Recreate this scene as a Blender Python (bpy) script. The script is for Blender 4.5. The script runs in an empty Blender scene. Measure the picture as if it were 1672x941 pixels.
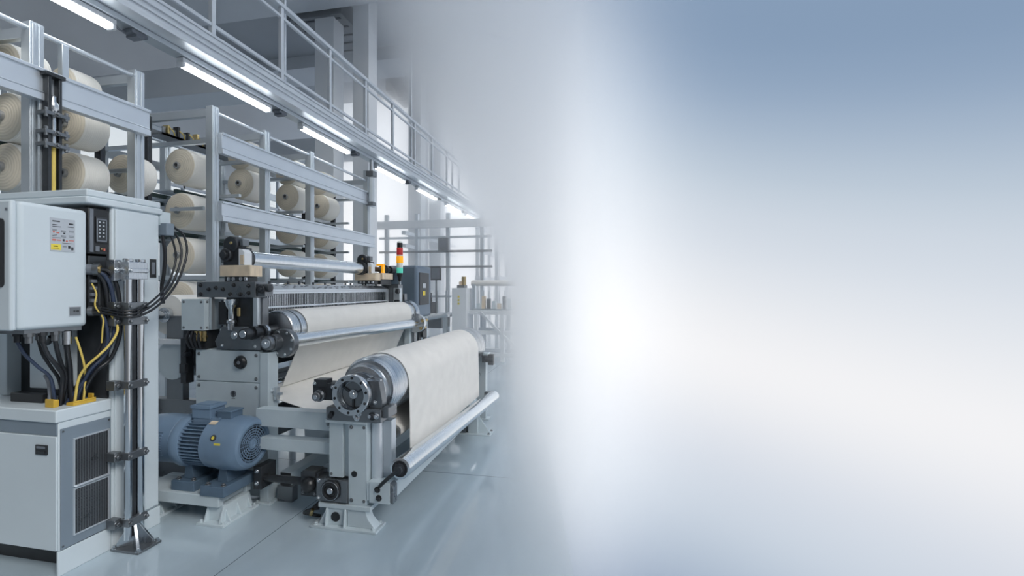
import bpy, math, random
from mathutils import Vector, Matrix
random.seed(7)
sc = bpy.context.scene
COL = sc.collection
PI = math.pi

# ------------------------------------------------------------------ mesh builder
class MB:
    def __init__(self):
        self.v = []; self.f = []; self.s = []; self.mi = []; self.mats = []; self.cur = 0
    def use(self, m):
        if m not in self.mats: self.mats.append(m)
        self.cur = self.mats.index(m); return self
    def add(self, vs, fs, smooth=False):
        b = len(self.v)
        self.v.extend(Vector(p) for p in vs)
        for k in fs:
            self.f.append(tuple(b + i for i in k)); self.s.append(smooth); self.mi.append(self.cur)
        return self
    def box(self, x0, x1, y0, y1, z0, z1):
        x0, x1 = min(x0, x1), max(x0, x1); y0, y1 = min(y0, y1), max(y0, y1); z0, z1 = min(z0, z1), max(z0, z1)
        return self.add([(x0,y0,z0),(x1,y0,z0),(x1,y1,z0),(x0,y1,z0),(x0,y0,z1),(x1,y0,z1),(x1,y1,z1),(x0,y1,z1)],
                        [(3,2,1,0),(4,5,6,7),(0,1,5,4),(1,2,6,5),(2,3,7,6),(3,0,4,7)])
    def bar(self, a, b, w, h, up=(0,0,1)):
        """rectangular bar from a to b, w wide (sideways), h high"""
        a, b = Vector(a), Vector(b); d = (b - a).normalized(); u = Vector(up)
        if abs(d.dot(u)) > .98: u = Vector((0,1,0))
        s = d.cross(u).normalized(); u = s.cross(d)
        vs = []
        for p in (a, b):
            for i, j in ((-1,-1),(1,-1),(1,1),(-1,1)): vs.append(p + s*(i*w/2) + u*(j*h/2))
        return self.add(vs, [(0,1,2,3),(7,6,5,4),(0,4,5,1),(1,5,6,2),(2,6,7,3),(3,7,4,0)])
    def lathe(self, o, ax, prof, seg=28, closed=False):
        """profile of (t along axis, radius); capped at ends whose radius is > 0"""
        o = Vector(o); ax = Vector(ax).normalized()
        t = Vector((0,0,1)) if abs(ax.z) < .9 else Vector((1,0,0))
        e1 = ax.cross(t).normalized(); e2 = ax.cross(e1)
        vs = []; n = len(prof)
        for (tt, r) in prof:
            for k in range(seg):
                a = 2*PI*k/seg
                vs.append(o + ax*tt + (e1*math.cos(a) + e2*math.sin(a))*max(r, 1e-5))
        fs = []
        for i in range(n-1 if not closed else n):
            j = (i+1) % n
            for k in range(seg):
                l = (k+1) % seg
                fs.append((i*seg+k, i*seg+l, j*seg+l, j*seg+k))
        self.add(vs, fs, True)
        if not closed:
            b = len(self.v) - len(vs)
            if prof[0][1] > 1e-4: self.f.append(tuple(b+k for k in range(seg))[::-1]); self.s.append(False); self.mi.append(self.cur)
            if prof[-1][1] > 1e-4: self.f.append(tuple(b+(n-1)*seg+k for k in range(seg))); self.s.append(False); self.mi.append(self.cur)
        return self
    def cyl(self, a, b, r, seg=20, r2=None):
        a, b = Vector(a), Vector(b)
        return self.lathe(a, b - a, [(0, r), ((b-a).length, r if r2 is None else r2)], seg)
    def tube(self, pts, r, seg=10, sub=5, smooth=True):
        pts = [Vector(p) for p in pts]
        if smooth and len(pts) > 2:
            q = [pts[0]*2 - pts[1]] + pts + [pts[-1]*2 - pts[-2]]; out = []
            for i in range(1, len(q)-2):
                p0, p1, p2, p3 = q[i-1:i+3]
                for k in range(sub):
                    t = k/sub
                    out.append(.5*((2*p1) + (p2-p0)*t + (2*p0-5*p1+4*p2-p3)*t*t + (3*p1-p0-3*p2+p3)*t**3))
            pts = out + [pts[-1]]
        n = len(pts); vs = []; nrm = None
        for i, p in enumerate(pts):
            d = (pts[min(i+1,n-1)] - pts[max(i-1,0)]).normalized()
            if nrm is None:
                nrm = d.cross(Vector((0,0,1)))
                if nrm.length < .05: nrm = d.cross(Vector((1,0,0)))
            nrm = (nrm - d*nrm.dot(d)).normalized(); bi = d.cross(nrm)
            for k in range(seg):
                a = 2*PI*k/seg; vs.append(p + (nrm*math.cos(a) + bi*math.sin(a))*r)
        fs = [(i*seg+k, i*seg+(k+1)%seg, (i+1)*seg+(k+1)%seg, (i+1)*seg+k) for i in range(n-1) for k in range(seg)]
        fs += [tuple(range(seg))[::-1], tuple((n-1)*seg+k for k in range(seg))]
        return self.add(vs, fs, True)
    def prism(self, poly, vec):
        """closed polygon (3-D points) swept by vec"""
        poly = [Vector(p) for p in poly]; vec = Vector(vec); n = len(poly)
        return self.add(poly + [p+vec for p in poly], [tuple(range(n))[::-1], tuple(range(n, 2*n))] + [(i,(i+1)%n,(i+1)%n+n,i+n) for i in range(n)])
    def strip(self, prof, y0, y1, th=.004, ny=8, slant=0):
        """a web: profile of (x, z) swept from y0 to y1, given a real thickness"""
        n = len(prof); P = [Vector((x,0,z)) for x, z in prof]; N = []
        for i in range(n):
            d = (P[min(i+1,n-1)] - P[max(i-1,0)]).normalized(); N.append(Vector((-d.z,0,d.x))*th/2)
        ring = [P[i]+N[i] for i in range(n)] + [P[i]-N[i] for i in reversed(range(n))]
        m = len(ring); vs = []
        for j in range(ny+1):
            y = y0 + (y1-y0)*j/ny
            for p in ring: vs.append((p.x, y, p.z))
        fs = [(j*m+i, j*m+(i+1)%m, (j+1)*m+(i+1)%m, (j+1)*m+i) for j in range(ny) for i in range(m)]
        fs += [tuple(range(m)), tuple(ny*m+i for i in range(m))[::-1]]
        return self.add(vs, fs, True)
    def bolt(self, p, ax, r=.008, h=.006):
        p, ax = Vector(p), Vector(ax).normalized()
        self.lathe(p, ax, [(-.002, r*1.45), (h*.3, r*1.45)], 10)
        return self.lathe(p + ax*h*.3, ax, [(0, r), (h, r*.92)], 6)
    def done(self, name, mat=None, parent=None, bevel=0, label=None, loc=None, seg=2, sharp=38):
        root = parent
        while root is not None and root.parent is not None: root = root.parent
        base = Vector(loc) if loc is not None else (root.location.copy() if root is not None else Vector((0,0,0)))
        me = bpy.data.meshes.new(name)
        me.from_pydata([p - base for p in self.v], [], self.f)
        if self.mats:
            for m in self.mats: me.materials.append(m)
            me.polygons.foreach_set('material_index', self.mi)
        elif mat: me.materials.append(mat)
        me.polygons.foreach_set('use_smooth', self.s)
        me.update()
        try: me.set_sharp_from_angle(angle=math.radians(sharp))
        except Exception: pass
        o = bpy.data.objects.new(name, me); COL.objects.link(o)
        if parent is not None: o.parent = parent
        else: o.location = base
        if bevel:
            b = o.modifiers.new('edge', 'BEVEL'); b.width = bevel; b.segments = seg; b.limit_method = 'ANGLE'; b.angle_limit = math.radians(50)
            b.harden_normals = False
        if label: o['label'] = label
        return o

def thing(name, loc, label, cat, group=None):
    o = bpy.data.objects.new(name, None); COL.objects.link(o); o.location = loc; o.empty_display_size = .1
    return tag(o, label, cat, group)
def tag(o, label, cat, group=None, kind=None):
    if label: o['label'] = label
    if cat: o['category'] = cat
    if group: o['group'] = group
    if kind: o['kind'] = kind
    return o
def struct(mb, name, mat=None, bevel=0, label=None, cat=None):
    o = mb.done(name, mat, bevel=bevel); o['kind'] = 'structure'
    return tag(o, label, cat)
def B(*a): return MB().box(*a)
def C(*a, **k): return MB().cyl(*a, **k)

# ------------------------------------------------------------------ materials
def pm(name, col, rough=.5, metal=0., var=.06, scale=6., bump=0., bscale=200., stretch=(1,1,1), rvar=.08, emit=0, spec=.5):
    m = bpy.data.materials.new(name); m.use_nodes = True
    nt = m.node_tree; N = nt.nodes; L = nt.links; b = N['Principled BSDF']
    b.inputs['Metallic'].default_value = metal
    b.inputs['Specular IOR Level'].default_value = spec
    tc = N.new('ShaderNodeTexCoord'); mp = N.new('ShaderNodeMapping'); mp.inputs['Scale'].default_value = stretch
    L.new(tc.outputs['Object'], mp.inputs['Vector'])
    nz = N.new('ShaderNodeTexNoise'); nz.inputs['Scale'].default_value = scale; nz.inputs['Detail'].default_value = 5
    L.new(mp.outputs[0], nz.inputs['Vector'])
    r = N.new('ShaderNodeValToRGB')
    r.color_ramp.elements[0].position = .3; r.color_ramp.elements[1].position = .7
    r.color_ramp.elements[0].color = (*[c*(1-var) for c in col], 1); r.color_ramp.elements[1].color = (*[min(1, c*(1+var)) for c in col], 1)
    L.new(nz.outputs['Fac'], r.inputs[0]); L.new(r.outputs[0], b.inputs['Base Color'])
    mr = N.new('ShaderNodeMapRange'); mr.inputs[3].default_value = max(.02, rough-rvar); mr.inputs[4].default_value = min(1, rough+rvar)
    mr.inputs[1].default_value = .3; mr.inputs[2].default_value = .7
    L.new(nz.outputs['Fac'], mr.inputs[0]); L.new(mr.outputs[0], b.inputs['Roughness'])
    if bump:
        n2 = N.new('ShaderNodeTexNoise'); n2.inputs['Scale'].default_value = bscale; n2.inputs['Detail'].default_value = 3
        L.new(mp.outputs[0], n2.inputs['Vector'])
        bp = N.new('ShaderNodeBump'); bp.inputs['Strength'].default_value = bump; bp.inputs['Distance'].default_value = .002
        L.new(n2.outputs['Fac'], bp.inputs['Height']); L.new(bp.outputs[0], b.inputs['Normal'])
    if emit:
        b.inputs['Emission Color'].default_value = (*col, 1); b.inputs['Emission Strength'].default_value = emit
    return m
M = {}
M['cabinet'] = pm('cabinet_paint', (.60,.675,.72), .38, 0, .03, 3, .05, 400)
M['cabinet_dark'] = pm('grey_panel_paint', (.20,.25,.30), .42, 0, .04, 4, .05, 400)
M['loom_grey'] = pm('loom_grey_paint', (.57,.65,.69), .38, .1, .06, 5, .05, 300)
M['galv'] = pm('galvanised_steel', (.60,.65,.69), .34, .7, .04, 4, 0, 90, rvar=.03)
M['alu'] = pm('aluminium_profile', (.70,.75,.80), .32, .6, .03, 4, rvar=.03)
M['steel'] = pm('brushed_steel', (.60,.63,.66), .25, 1, .07, 5, 0, 60, (1,14,1), .07)
M['drum'] = pm('turned_steel', (.60,.63,.66), .27, 1, .18, 6, .04, 50, (.3,18,.3), .09)
M['chrome'] = pm('polished_chrome', (.70,.73,.76), .15, 1, 0, 3, 0, 1, (1,1,1), 0)
M['roller'] = pm('satin_roller', (.74,.78,.81), .20, 1, .06, 7, .015, 70, (1,20,1), .05)
M['frame'] = pm('dark_steel', (.21,.225,.24), .33, .8, .08, 6, 0, 80)
M['black_metal'] = pm('black_oxide', (.055,.06,.066), .38, .6, .2, 14)
M['black'] = pm('black_plastic', (.018,.02,.023), .42, 0, .2, 8)
M['rubber'] = pm('cable_rubber', (.014,.016,.02), .33, 0, .2, 8)
M['bluecable'] = pm('blue_black_cable', (.03,.045,.085), .33, 0, .2, 8)
M['grey_plastic'] = pm('grey_plastic', (.16,.18,.21), .45, 0, .1, 9)
M['yellow'] = pm('yellow_plastic', (.62,.40,.05), .42, 0, .10, 9)
M['yellow_cable'] = pm('yellow_cable', (.70,.53,.13), .42, 0, .08, 9)
M['motor'] = pm('motor_blue_paint', (.165,.245,.345), .36, .1, .07, 7, .08, 220)
M['motor_dark'] = pm('motor_deep_blue', (.10,.155,.22), .45, .1, .08, 7)  # darker blue of the finned core, junction cover and feet
M['brass'] = pm('brass', (.55,.42,.2), .3, 1, .1, 10)
M['wood'] = pm('pale_block', (.74,.61,.45), .5, 0, .16, 10, .15, 40, (1,6,1))
M['white'] = pm('white_paint', (.78,.81,.84), .45, 0, .03, 2)
M['wall'] = pm('wall_paint', (.66,.69,.72), .7, 0, .04, 1.2)
M['ceiling'] = pm('ceiling_paint', (.40,.425,.45), .75, 0, .06, .8)
M['ceiling_dark'] = pm('duct_grey', (.22,.235,.25), .6, 0, .06, 2)
M['beam'] = pm('ceiling_beam_paint', (.60,.63,.66), .7, 0, .05, 1)
M['gantry'] = pm('gantry_paint', (.66,.70,.74), .36, .35, .04, 6)
M['tube'] = pm('lit_tube', (.93,.97,1.0), .4, 0, 0, 1, emit=12)
M['lamp_body'] = pm('lamp_body', (.72,.75,.78), .4, 0, .03, 4)
M['core'] = pm('spool_core', (.10,.095,.09), .4, .2, .2, 20)
M['core_ring'] = pm('core_ring', (.40,.41,.42), .35, .6, .1, 20)
M['red'] = pm('red_lens', (.42,.03,.03), .25, 0, .05, 8, emit=.25)
M['amber'] = pm('amber_lens', (.95,.42,.02), .25, 0, .05, 8, emit=.45)
M['clear'] = pm('clear_lens', (.80,.84,.82), .2, 0, .03, 8)
M['green'] = pm('green_lens', (.10,.62,.46), .25, 0, .05, 8, emit=.3)
M['ink'] = pm('ink', (.05,.055,.06), .6, 0, 0, 8)
M['plate'] = pm('label_plate', (.50,.54,.58), .4, .3, .03, 8)
M['redink'] = pm('red_ink', (.62,.16,.12), .6, 0, 0, 8)
M['yellowink'] = pm('yellow_ink', (.80,.66,.08), .6, 0, 0, 8)
M['dobby'] = pm('dobby_blue_grey', (.135,.185,.245), .4, .2, .06, 5)
M['cloth_edge'] = pm('cloth_edge', (.7,.66,.58), .9)
M['greenrail'] = pm('dark_green_rail', (.07,.105,.10), .4, .5, .1, 8)

def cloth_mat(name, col):
    m = pm(name, col, .92, 0, .035, 9, 0, rvar=.03, stretch=(1,1,1), spec=.2)
    nt = m.node_tree; N = nt.nodes; L = nt.links; b = N['Principled BSDF']
    tc = N.new('ShaderNodeTexCoord'); h = None
    for s in ((30,420,30),(420,30,420)):
        mp = N.new('ShaderNodeMapping'); mp.inputs['Scale'].default_value = s
        nz = N.new('ShaderNodeTexNoise'); nz.inputs['Scale'].default_value = .7; nz.inputs['Detail'].default_value = 2
        L.new(tc.outputs['Object'], mp.inputs[0]); L.new(mp.outputs[0], nz.inputs['Vector'])
        if h is None: h = nz.outputs['Fac']
        else:
            ad = N.new('ShaderNodeMath'); L.new(h, ad.inputs[0]); L.new(nz.outputs['Fac'], ad.inputs[1]); h = ad.outputs[0]
    bp = N.new('ShaderNodeBump'); bp.inputs['Strength'].default_value = .35; bp.inputs['Distance'].default_value = .002
    L.new(h, bp.inputs['Height']); L.new(bp.outputs[0], b.inputs['Normal'])
    return m
M['cloth'] = cloth_mat('woven_cloth', (.83,.815,.775))
M['cloth2'] = cloth_mat('woven_cloth_roll', (.84,.82,.78))

def yarn_mat(name, col, rings):
    m = bpy.data.materials.new(name); m.use_nodes = True
    nt = m.node_tree; N = nt.nodes; L = nt.links; b = N['Principled BSDF']; b.inputs['Roughness'].default_value = .85
    b.inputs['Specular IOR Level'].default_value = .2
    tc = N.new('ShaderNodeTexCoord'); w = N.new('ShaderNodeTexWave')
    w.wave_type = 'RINGS' if rings else 'BANDS'
    if rings: w.rings_direction = 'Y'
    else: w.bands_direction = 'Y'
    w.inputs['Scale'].default_value = 16 if rings else 26; w.inputs['Distortion'].default_value = 1.2; w.inputs['Detail'].default_value = 3
    w.inputs['Detail Scale'].default_value = 2
    L.new(tc.outputs['Object'], w.inputs['Vector'])
    r = N.new('ShaderNodeValToRGB'); k = .10 if rings else .06
    r.color_ramp.elements[0].color = (*[c*(1-k) for c in col], 1); r.color_ramp.elements[1].color = (*col, 1)
    L.new(w.outputs['Fac'], r.inputs[0]); L.new(r.outputs[0], b.inputs['Base Color'])
    bp = N.new('ShaderNodeBump'); bp.inputs['Strength'].default_value = .25; bp.inputs['Distance'].default_value = .004
    L.new(w.outputs['Fac'], bp.inputs['Height']); L.new(bp.outputs[0], b.inputs['Normal'])
    return m
M['yarn'] = yarn_mat('yarn_wound', (.95,.925,.86), False)
M['yarn_end'] = yarn_mat('yarn_end', (.88,.80,.66), True)

def floor_mat():
    m = pm('polished_concrete', (.44,.53,.59), .08, 0, .16, 1.3, .008, 24, stretch=(1,.45,1), rvar=.05, spec=.9)
    nt = m.node_tree; N = nt.nodes; L = nt.links; b = N['Principled BSDF']
    base = b.inputs['Base Color'].links[0].from_socket
    g = N.new('ShaderNodeNewGeometry'); sp = N.new('ShaderNodeSeparateXYZ'); L.new(g.outputs['Position'], sp.inputs[0])
    def line(sock, off, period, w):
        a = N.new('ShaderNodeMath'); a.operation = 'ADD'; a.inputs[1].default_value = off; L.new(sock, a.inputs[0])
        p = N.new('ShaderNodeMath'); p.operation = 'PINGPONG'; p.inputs[1].default_value = period/2; L.new(a.outputs[0], p.inputs[0])
        c = N.new('ShaderNodeMath'); c.operation = 'LESS_THAN'; c.inputs[1].default_value = w; L.new(p.outputs[0], c.inputs[0]); return c.outputs[0]
    mx = N.new('ShaderNodeMath'); mx.operation = 'MAXIMUM'
    L.new(line(sp.outputs['X'], 1.985, 4.0, .0022), mx.inputs[0]); L.new(line(sp.outputs['Y'], 2.5, 6.0, .003), mx.inputs[1])
    mix = N.new('ShaderNodeMix'); mix.data_type = 'RGBA'; mix.inputs['B'].default_value = (.07,.085,.10,1)
    L.new(mx.outputs[0], mix.inputs['Factor']); L.new(base, mix.inputs['A']); L.new(mix.outputs['Result'], b.inputs['Base Color'])
    return m
M['floor'] = floor_mat()
# ------------------------------------------------------------------ light and air settings
def _d(px, py):
    t = (px-836)/740; v = (470.5-py)/740; a = math.atan(149/740); return Vector((t*math.cos(a)-math.sin(a), t*math.sin(a)+math.cos(a), v)).normalized()
BELT = Vector((.25, .103, .963)).normalized()     # pole of the bright belt of sky
def _l(rgb): return [(x/255/12.92 if x/255 <= .04045 else ((x/255+.055)/1.055)**2.4) for x in rgb] + [1]
SKY_STOPS = [(-.56,_l((118,138,168))),(-.45,_l((126,146,175))),(-.36,_l((172,187,205))),(-.26,_l((203,213,225))),(-.15,_l((215,221,231))),(-.03,_l((243,243,245))),(.07,_l((243,243,245))),(.20,_l((220,226,234))),(.30,_l((205,214,225))),(.37,_l((191,204,217))),(.47,_l((156,175,198))),(.55,_l((136,158,185))),(.6,_l((134,156,183)))]
BANK_IN, BANK_OUT, BANK_D = (-.17, .12), (.60, .12), 1.3
LEAN, SOFT = .60, .55
FAR, FAR_D = (6.8, 12), .42
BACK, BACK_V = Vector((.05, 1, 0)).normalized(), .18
SUN_LAMPS = {'sun': (2.05, 22, (-.68, .42, -.65)), 'haze_glow_lamp': (.56, 65, -(_d(840, 480)))}  # second entry is an added, unseen lamp that makes the haze glow
# ------------------------------------------------------------------ the hall
HALL_END = 13.5
mb = MB(); mb.prism([(-8.6,-1.5,-.15),(.50,-1.5,-.15),(.07,1.2,-.15),(-.38,3.6,-.15),(-1.14,7.5,-.15),(-2.47,HALL_END,-.15),(-8.6,HALL_END,-.15)], (0,0,.15))
struct(mb, 'floor', M['floor'], label='polished blue grey concrete floor under the weaving machines', cat='floor')
# left wall with a strip of windows, openings cut as piers, sill wall and head wall
mb = MB(); XW = -8.6
mb.box(XW-.2, XW, -1.5, HALL_END, 0, 1.0); mb.box(XW-.2, XW, -1.5, HALL_END, 4.7, 7.2)
ys = [-1.5, .2, 2.0, 3.7, 5.5, 7.2, 9.0, 10.7, HALL_END]
for i in range(0, len(ys)-1, 2): mb.box(XW-.2, XW, ys[i], ys[i]+ (ys[i+1]-ys[i])*.30, 1.0, 4.7)
struct(mb, 'wall_left', M['wall'], label='white hall wall with tall windows behind the yarn creels', cat='wall')
glass = bpy.data.materials.new('window_glass'); glass.use_nodes = True
_n = glass.node_tree.nodes; _l = glass.node_tree.links; _n.clear()
_o = _n.new('ShaderNodeOutputMaterial'); _m = _n.new('ShaderNodeMixShader'); _t = _n.new('ShaderNodeBsdfTransparent'); _g = _n.new('ShaderNodeBsdfGlossy')
_g.inputs['Roughness'].default_value = .05; _m.inputs[0].default_value = .06; _t.inputs[0].default_value = (.93,.96,.97,1)
_l.new(_t.outputs[0], _m.inputs[1]); _l.new(_g.outputs[0], _m.inputs[2]); _l.new(_m.outputs[0], _o.inputs[0])
k = 0
for i in range(0, len(ys)-1, 2):
    y0 = ys[i] + (ys[i+1]-ys[i])*.30; y1 = ys[i+2] if i+2 < len(ys) else HALL_END
    if y1 - y0 < .3: continue
    k += 1
    mb = MB()
    for (a,b_,c,d) in ((y0,y0+.06,1.0,4.7),(y1-.06,y1,1.0,4.7),(y0+.06,y1-.06,1.0,1.06),(y0+.06,y1-.06,4.64,4.7),(y0+.06,y1-.06,2.6,2.66),(y0+.06,y1-.06,3.6,3.66)): mb.box(XW-.13, XW-.06, a, b_, c, d)
    n = 3
    for j in range(1, n): yy = y0+(y1-y0)*j/n; mb.box(XW-.13, XW-.06, yy-.02, yy+.02, 1.06, 4.64)
    w = struct(mb, 'window_%d' % k, M['white']); w['label'] = 'tall white framed window in the hall wall behind the creels'; w['category'] = 'window'; w['group'] = 'hall windows'
    p = MB().box(XW-.10, XW-.09, y0+.05, y1-.05, 1.05, 4.65).done('pane', glass, w)
mb = MB().box(XW, -2.85, -1.5, 12.7, 7.2, 7.4)
struct(mb, 'ceiling', M['ceiling'], label='grey hall ceiling above the gantry', cat='ceiling')
# ceiling ribs, a duct and the lighter downstand beams
for j, y in enumerate((1.2, 4.1, 7.0, 9.9)):
    struct(MB().box(XW, -3.3, y, y+.9, 6.9, 7.2), 'trim_%d' % (j+1), M['beam'], label='pale downstand beam across the hall ceiling', cat='ceiling beam')
for j, (y0, y1, x0, x1) in enumerate(((5.0,6.4,-8.0,-6.6),(5.2,6.6,-5.6,-4.6),(8.0,9.4,-6.2,-5.0),(11.4,12.6,-5.8,-4.8))):
    t = thing('ceiling_duct', (x0, y0, 6.85), ['dark grey duct hanging from the ceiling above the near creel','dark grey duct under the ceiling further inside the hall','dark grey duct under the ceiling above the gantry handrail','farthest dark grey ceiling duct, pale in the haze'][j], 'duct', 'ceiling ducts')
    B(x0, x1, y0, y1, 6.85, 7.2).done('duct_box', M['ceiling_dark'], t, .01)
    m2 = MB()
    for q in range(5): yy = y0+.12+(y1-y0-.24)*q/4; m2.box(x0+.1, x1-.1, yy-.02, yy+.02, 6.835, 6.85)
    m2.done('grille', M['black_metal'], t)
for j, y in enumerate((2.5, 5.9, 9.3)):
    struct(MB().box(XW, -5.3, y, y+.5, 4.5, 4.95), 'trim_%d' % (j+6), M['beam'], .01, 'pale cross girder of the hall roof, seen behind the creels', 'girder')['group'] = 'cross girders'
# columns
for j, (x, y, w) in enumerate(((-4.62, 8.05, .34),(-4.62, 10.6, .34),(-4.62, 12.0, .34))):
    o = struct(MB().box(x-w/2, x+w/2, y, y+w, 0, 7.2), 'column', M['white'], .01)
    tag(o, ['white square hall column rising behind the gantry, nearest','second white hall column, paler in the haze','farthest white hall column, almost lost in haze'][j], 'column')
o = struct(MB().box(-5.62, -5.2, 8.05, 8.4, 0, 7.2), 'column', M['white'], .01); tag(o, 'white square column behind the end of the creel, left of the nearest gantry column', 'column')
o = struct(MB().box(-5.3, -4.95, 12.0, 12.35, 0, 7.2), 'column', M['white'], .01); tag(o, 'white hall column in the haze behind the second machine', 'column')

# ------------------------------------------------------------------ low cabinet
XR = -2.77
t = thing('low_cabinet', (-3.1, 1.97, 0), 'low pale grey cabinet with dark vented side panel, in front of the tall cabinet', 'cabinet')
mb = B(-3.62, XR, 1.84, 2.094, .13, .80); mb.done('body', M['cabinet'], t, .004)
B(-3.62, XR-.002, 1.93, 2.094, 0, .13).done('toe_kick', M['black'], t)  # shade of the gap under the door put into the black colour
B(-2.782, XR+.0012, 1.838, 2.096, 0, .128).done('plinth_panel', M['cabinet'], t, .003)
mb = B(-3.64, XR+.006, 1.825, 2.096, .80, .866); mb.done('worktop', M['cabinet'], t, .007, seg=3)
B(-3.62, XR-.004, 1.8335, 1.84, .735, .80).done('trim_strip', M['cabinet_dark'], t, .002, label='dark grey strip under the worktop')
d = B(-3.6, XR-.004, 1.832, 1.84, .135, .728).done('door', M['cabinet'], t, .003)
mb = MB(); mb.use(M['black']); mb.box(-2.905, -2.828, 1.826, 1.833, .632, .682)
mb.use(M['grey_plastic']); mb.box(-2.895, -2.838, 1.8245, 1.8265, .664, .676)
mb.use(M['black_metal']); mb.box(-2.892, -2.84, 1.822, 1.8265, .640, .652)
mb.done('handle', None, d, .003, label='black recessed pull handle')
sp = B(XR, XR+.007, 1.846, 2.09, .135, .765).done('side_panel', M['cabinet_dark'], t, .002, label='dark grey screwed side panel')
for (z0, z1) in ((.448, .692), (.190, .425)):
    y0, y1 = 1.908, 2.072
    mb = MB(); mb.use(M['alu'])
    for a in ((y0-.008,y1+.008,z0-.008,z0),(y0-.008,y1+.008,z1,z1+.008),(y0-.008,y0,z0,z1),(y1,y1+.008,z0,z1)): mb.box(XR+.006, XR+.0125, *a)
    mb.use(M['black']); mb.box(XR+.006, XR+.0085, y0, y1, z0, z1)
    mb.use(M['frame'])
    n = 13
    for q in range(n+1): yy = y0+(y1-y0)*q/n; mb.box(XR+.0085, XR+.0105, yy-.0028, yy+.0028, z0, z1)
    for q in range(1, 30): zz = z0+(z1-z0)*q/30; mb.box(XR+.0085, XR+.0098, y0, y1, zz-.0013, zz+.0013)
    mb.done('vent_grille', None, sp)
mb = B(XR+.007, XR+.02, 1.905, 2.078, .436, .447); mb.done('grip_rail', M['alu'], sp, .004)
for y in (1.856, 2.08):
    for z in (.15, .75): MB().bolt((XR+.007, y, z), (1,0,0), .004, .002).done('screw', M['frame'], sp)

# ------------------------------------------------------------------ tall cabinet
t = thing('tall_cabinet', (-3.1, 2.25, 0), 'tall pale grey control cabinet with ribbed cap, behind the low cabinet', 'cabinet')
mb = B(-3.49, XR, 2.10, 2.386, .115, 1.97); mb.done('body', M['cabinet'], t, .012, seg=3)
B(-3.49, XR+.002, 2.098, 2.39, 0, .113).done('plinth', M['cabinet'], t, .003)
mb = B(-3.50, XR+.012, 1.96, 2.398, 1.965, 2.005); mb.box(-3.49, XR+.004, 1.968, 2.392, 2.005, 2.045); mb.done('top_cap', M['cabinet'], t, .008)
d = B(XR, XR+.012, 2.112, 2.372, .13, 1.955).done('door', M['cabinet'], t, .008, seg=3)
mb = MB(); mb.use(M['black']); mb.box(XR+.011, XR+.017, 2.312, 2.352, 1.565, 1.68)
mb.use(M['grey_plastic']); mb.box(XR+.016, XR+.0185, 2.322, 2.342, 1.585, 1.66)
mb.done('handle', None, d, .003, label='black recessed door latch')
# front bay, the shade of its recess put in as a black plate
mb = B(-3.44, -2.79, 2.088, 2.10, .87, 1.96); mb.done('recess_shade_plate', M['black_metal'], t)
mb = B(-3.49, -3.43, 2.02, 2.10, .87, 1.96)
mb.done('front_panel', M['cabinet'], t, .004)
B(-3.20, -3.0, 1.985, 2.09, .93, 1.30).done('riser_box', M['cabinet'], t, .006)
mod = B(-2.93, -2.782, 1.986, 2.09, 1.69, 1.945).done('circuit_module', M['black'], t, .004, label='black circuit module with a glazed breaker window')
mb = MB(); mb.use(M['grey_plastic']); mb.box(-2.784, -2.776, 1.992, 2.010, 1.70, 1.94)
mb.use(M['black_metal']); mb.box(-2.784, -2.774, 2.022, 2.078, 1.755, 1.90)
mb.use(M['grey_plastic'])
for z in (1.765, 1.885): mb.box(-2.776, -2.771, 2.024, 2.076, z-.004, z+.004)
for y in (2.026, 2.074): mb.box(-2.776, -2.771, y-.003, y+.003, 1.765, 1.885)
for z in (1.79,1.81,1.83,1.85,1.87):
    mb.use(M['plate']); mb.box(-2.7745, -2.772, 2.034, 2.044, z-.005, z+.004); mb.box(-2.7745, -2.772, 2.055, 2.064, z-.004, z+.004)
mb.use(M['brass']); mb.box(-2.784, -2.774, 2.045, 2.055, 1.715, 1.725); mb.use(M['redink']); mb.box(-2.784, -2.774, 2.062, 2.070, 1.71, 1.725)
mb.use(M['grey_plastic']); mb.box(-2.784, -2.774, 2.02, 2.04, 1.705, 1.735)
mb.done('breaker_window', None, mod, .0015)
# connector block on the rear edge, cable entries in the bay
con = B(-2.86, XR+.004, 2.386, 2.46, 1.90, 1.99).done('corner_bracket', M['loom_grey'], t, .004)
con = B(-2.80, -2.72, 2.39, 2.445, 1.835, 1.915).done('connector_block', M['cabinet_dark'], t, .006, label='dark grey cable connector block on the rear edge')
mb = MB()
for (y, z) in ((2.452,1.893),(2.44,1.875),(2.424,1.857)): mb.cyl((-2.765, y, z), (-2.735, y, z), .013, 12); mb.lathe((-2.772,y,z), (1,0,0), [(0,.017),(.012,.017)], 6)
mb.done('cable_gland', M['black_metal'], con)
bay = B(-2.95, -2.79, 1.995, 2.088, 1.345, 1.68).done('terminal_bay', M['black_metal'], t, .004)
mb = MB(); mb.use(M['grey_plastic']); mb.cyl((-2.80,1.985,1.603),(-2.765,2.012,1.603), .03, 16); mb.use(M['frame']); mb.cyl((-2.772,2.006,1.603),(-2.75,2.022,1.603), .034, 16)
mb.use(M['brass']); mb.cyl((-2.756,2.016,1.603),(-2.745,2.026,1.603), .024, 14)
mb.use(M['black'])
for z in (1.385, 1.36): mb.cyl((-2.80,2.0,z),(-2.75,2.035,z), .016, 12)
mb.use(M['frame']); mb.cyl((-2.79,1.996,1.372),(-2.772,2.008,1.372), .028, 14)
mb.use(M['grey_plastic'])
for z in (1.43,1.465,1.5,1.54): mb.box(-2.792,-2.776,2.0,2.03,z-.01,z+.008)
mb.use(M['frame']); mb.box(-2.792,-2.782,2.04,2.05,1.40,1.56)
mb.done('cable_entry', None, bay, .001)

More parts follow.
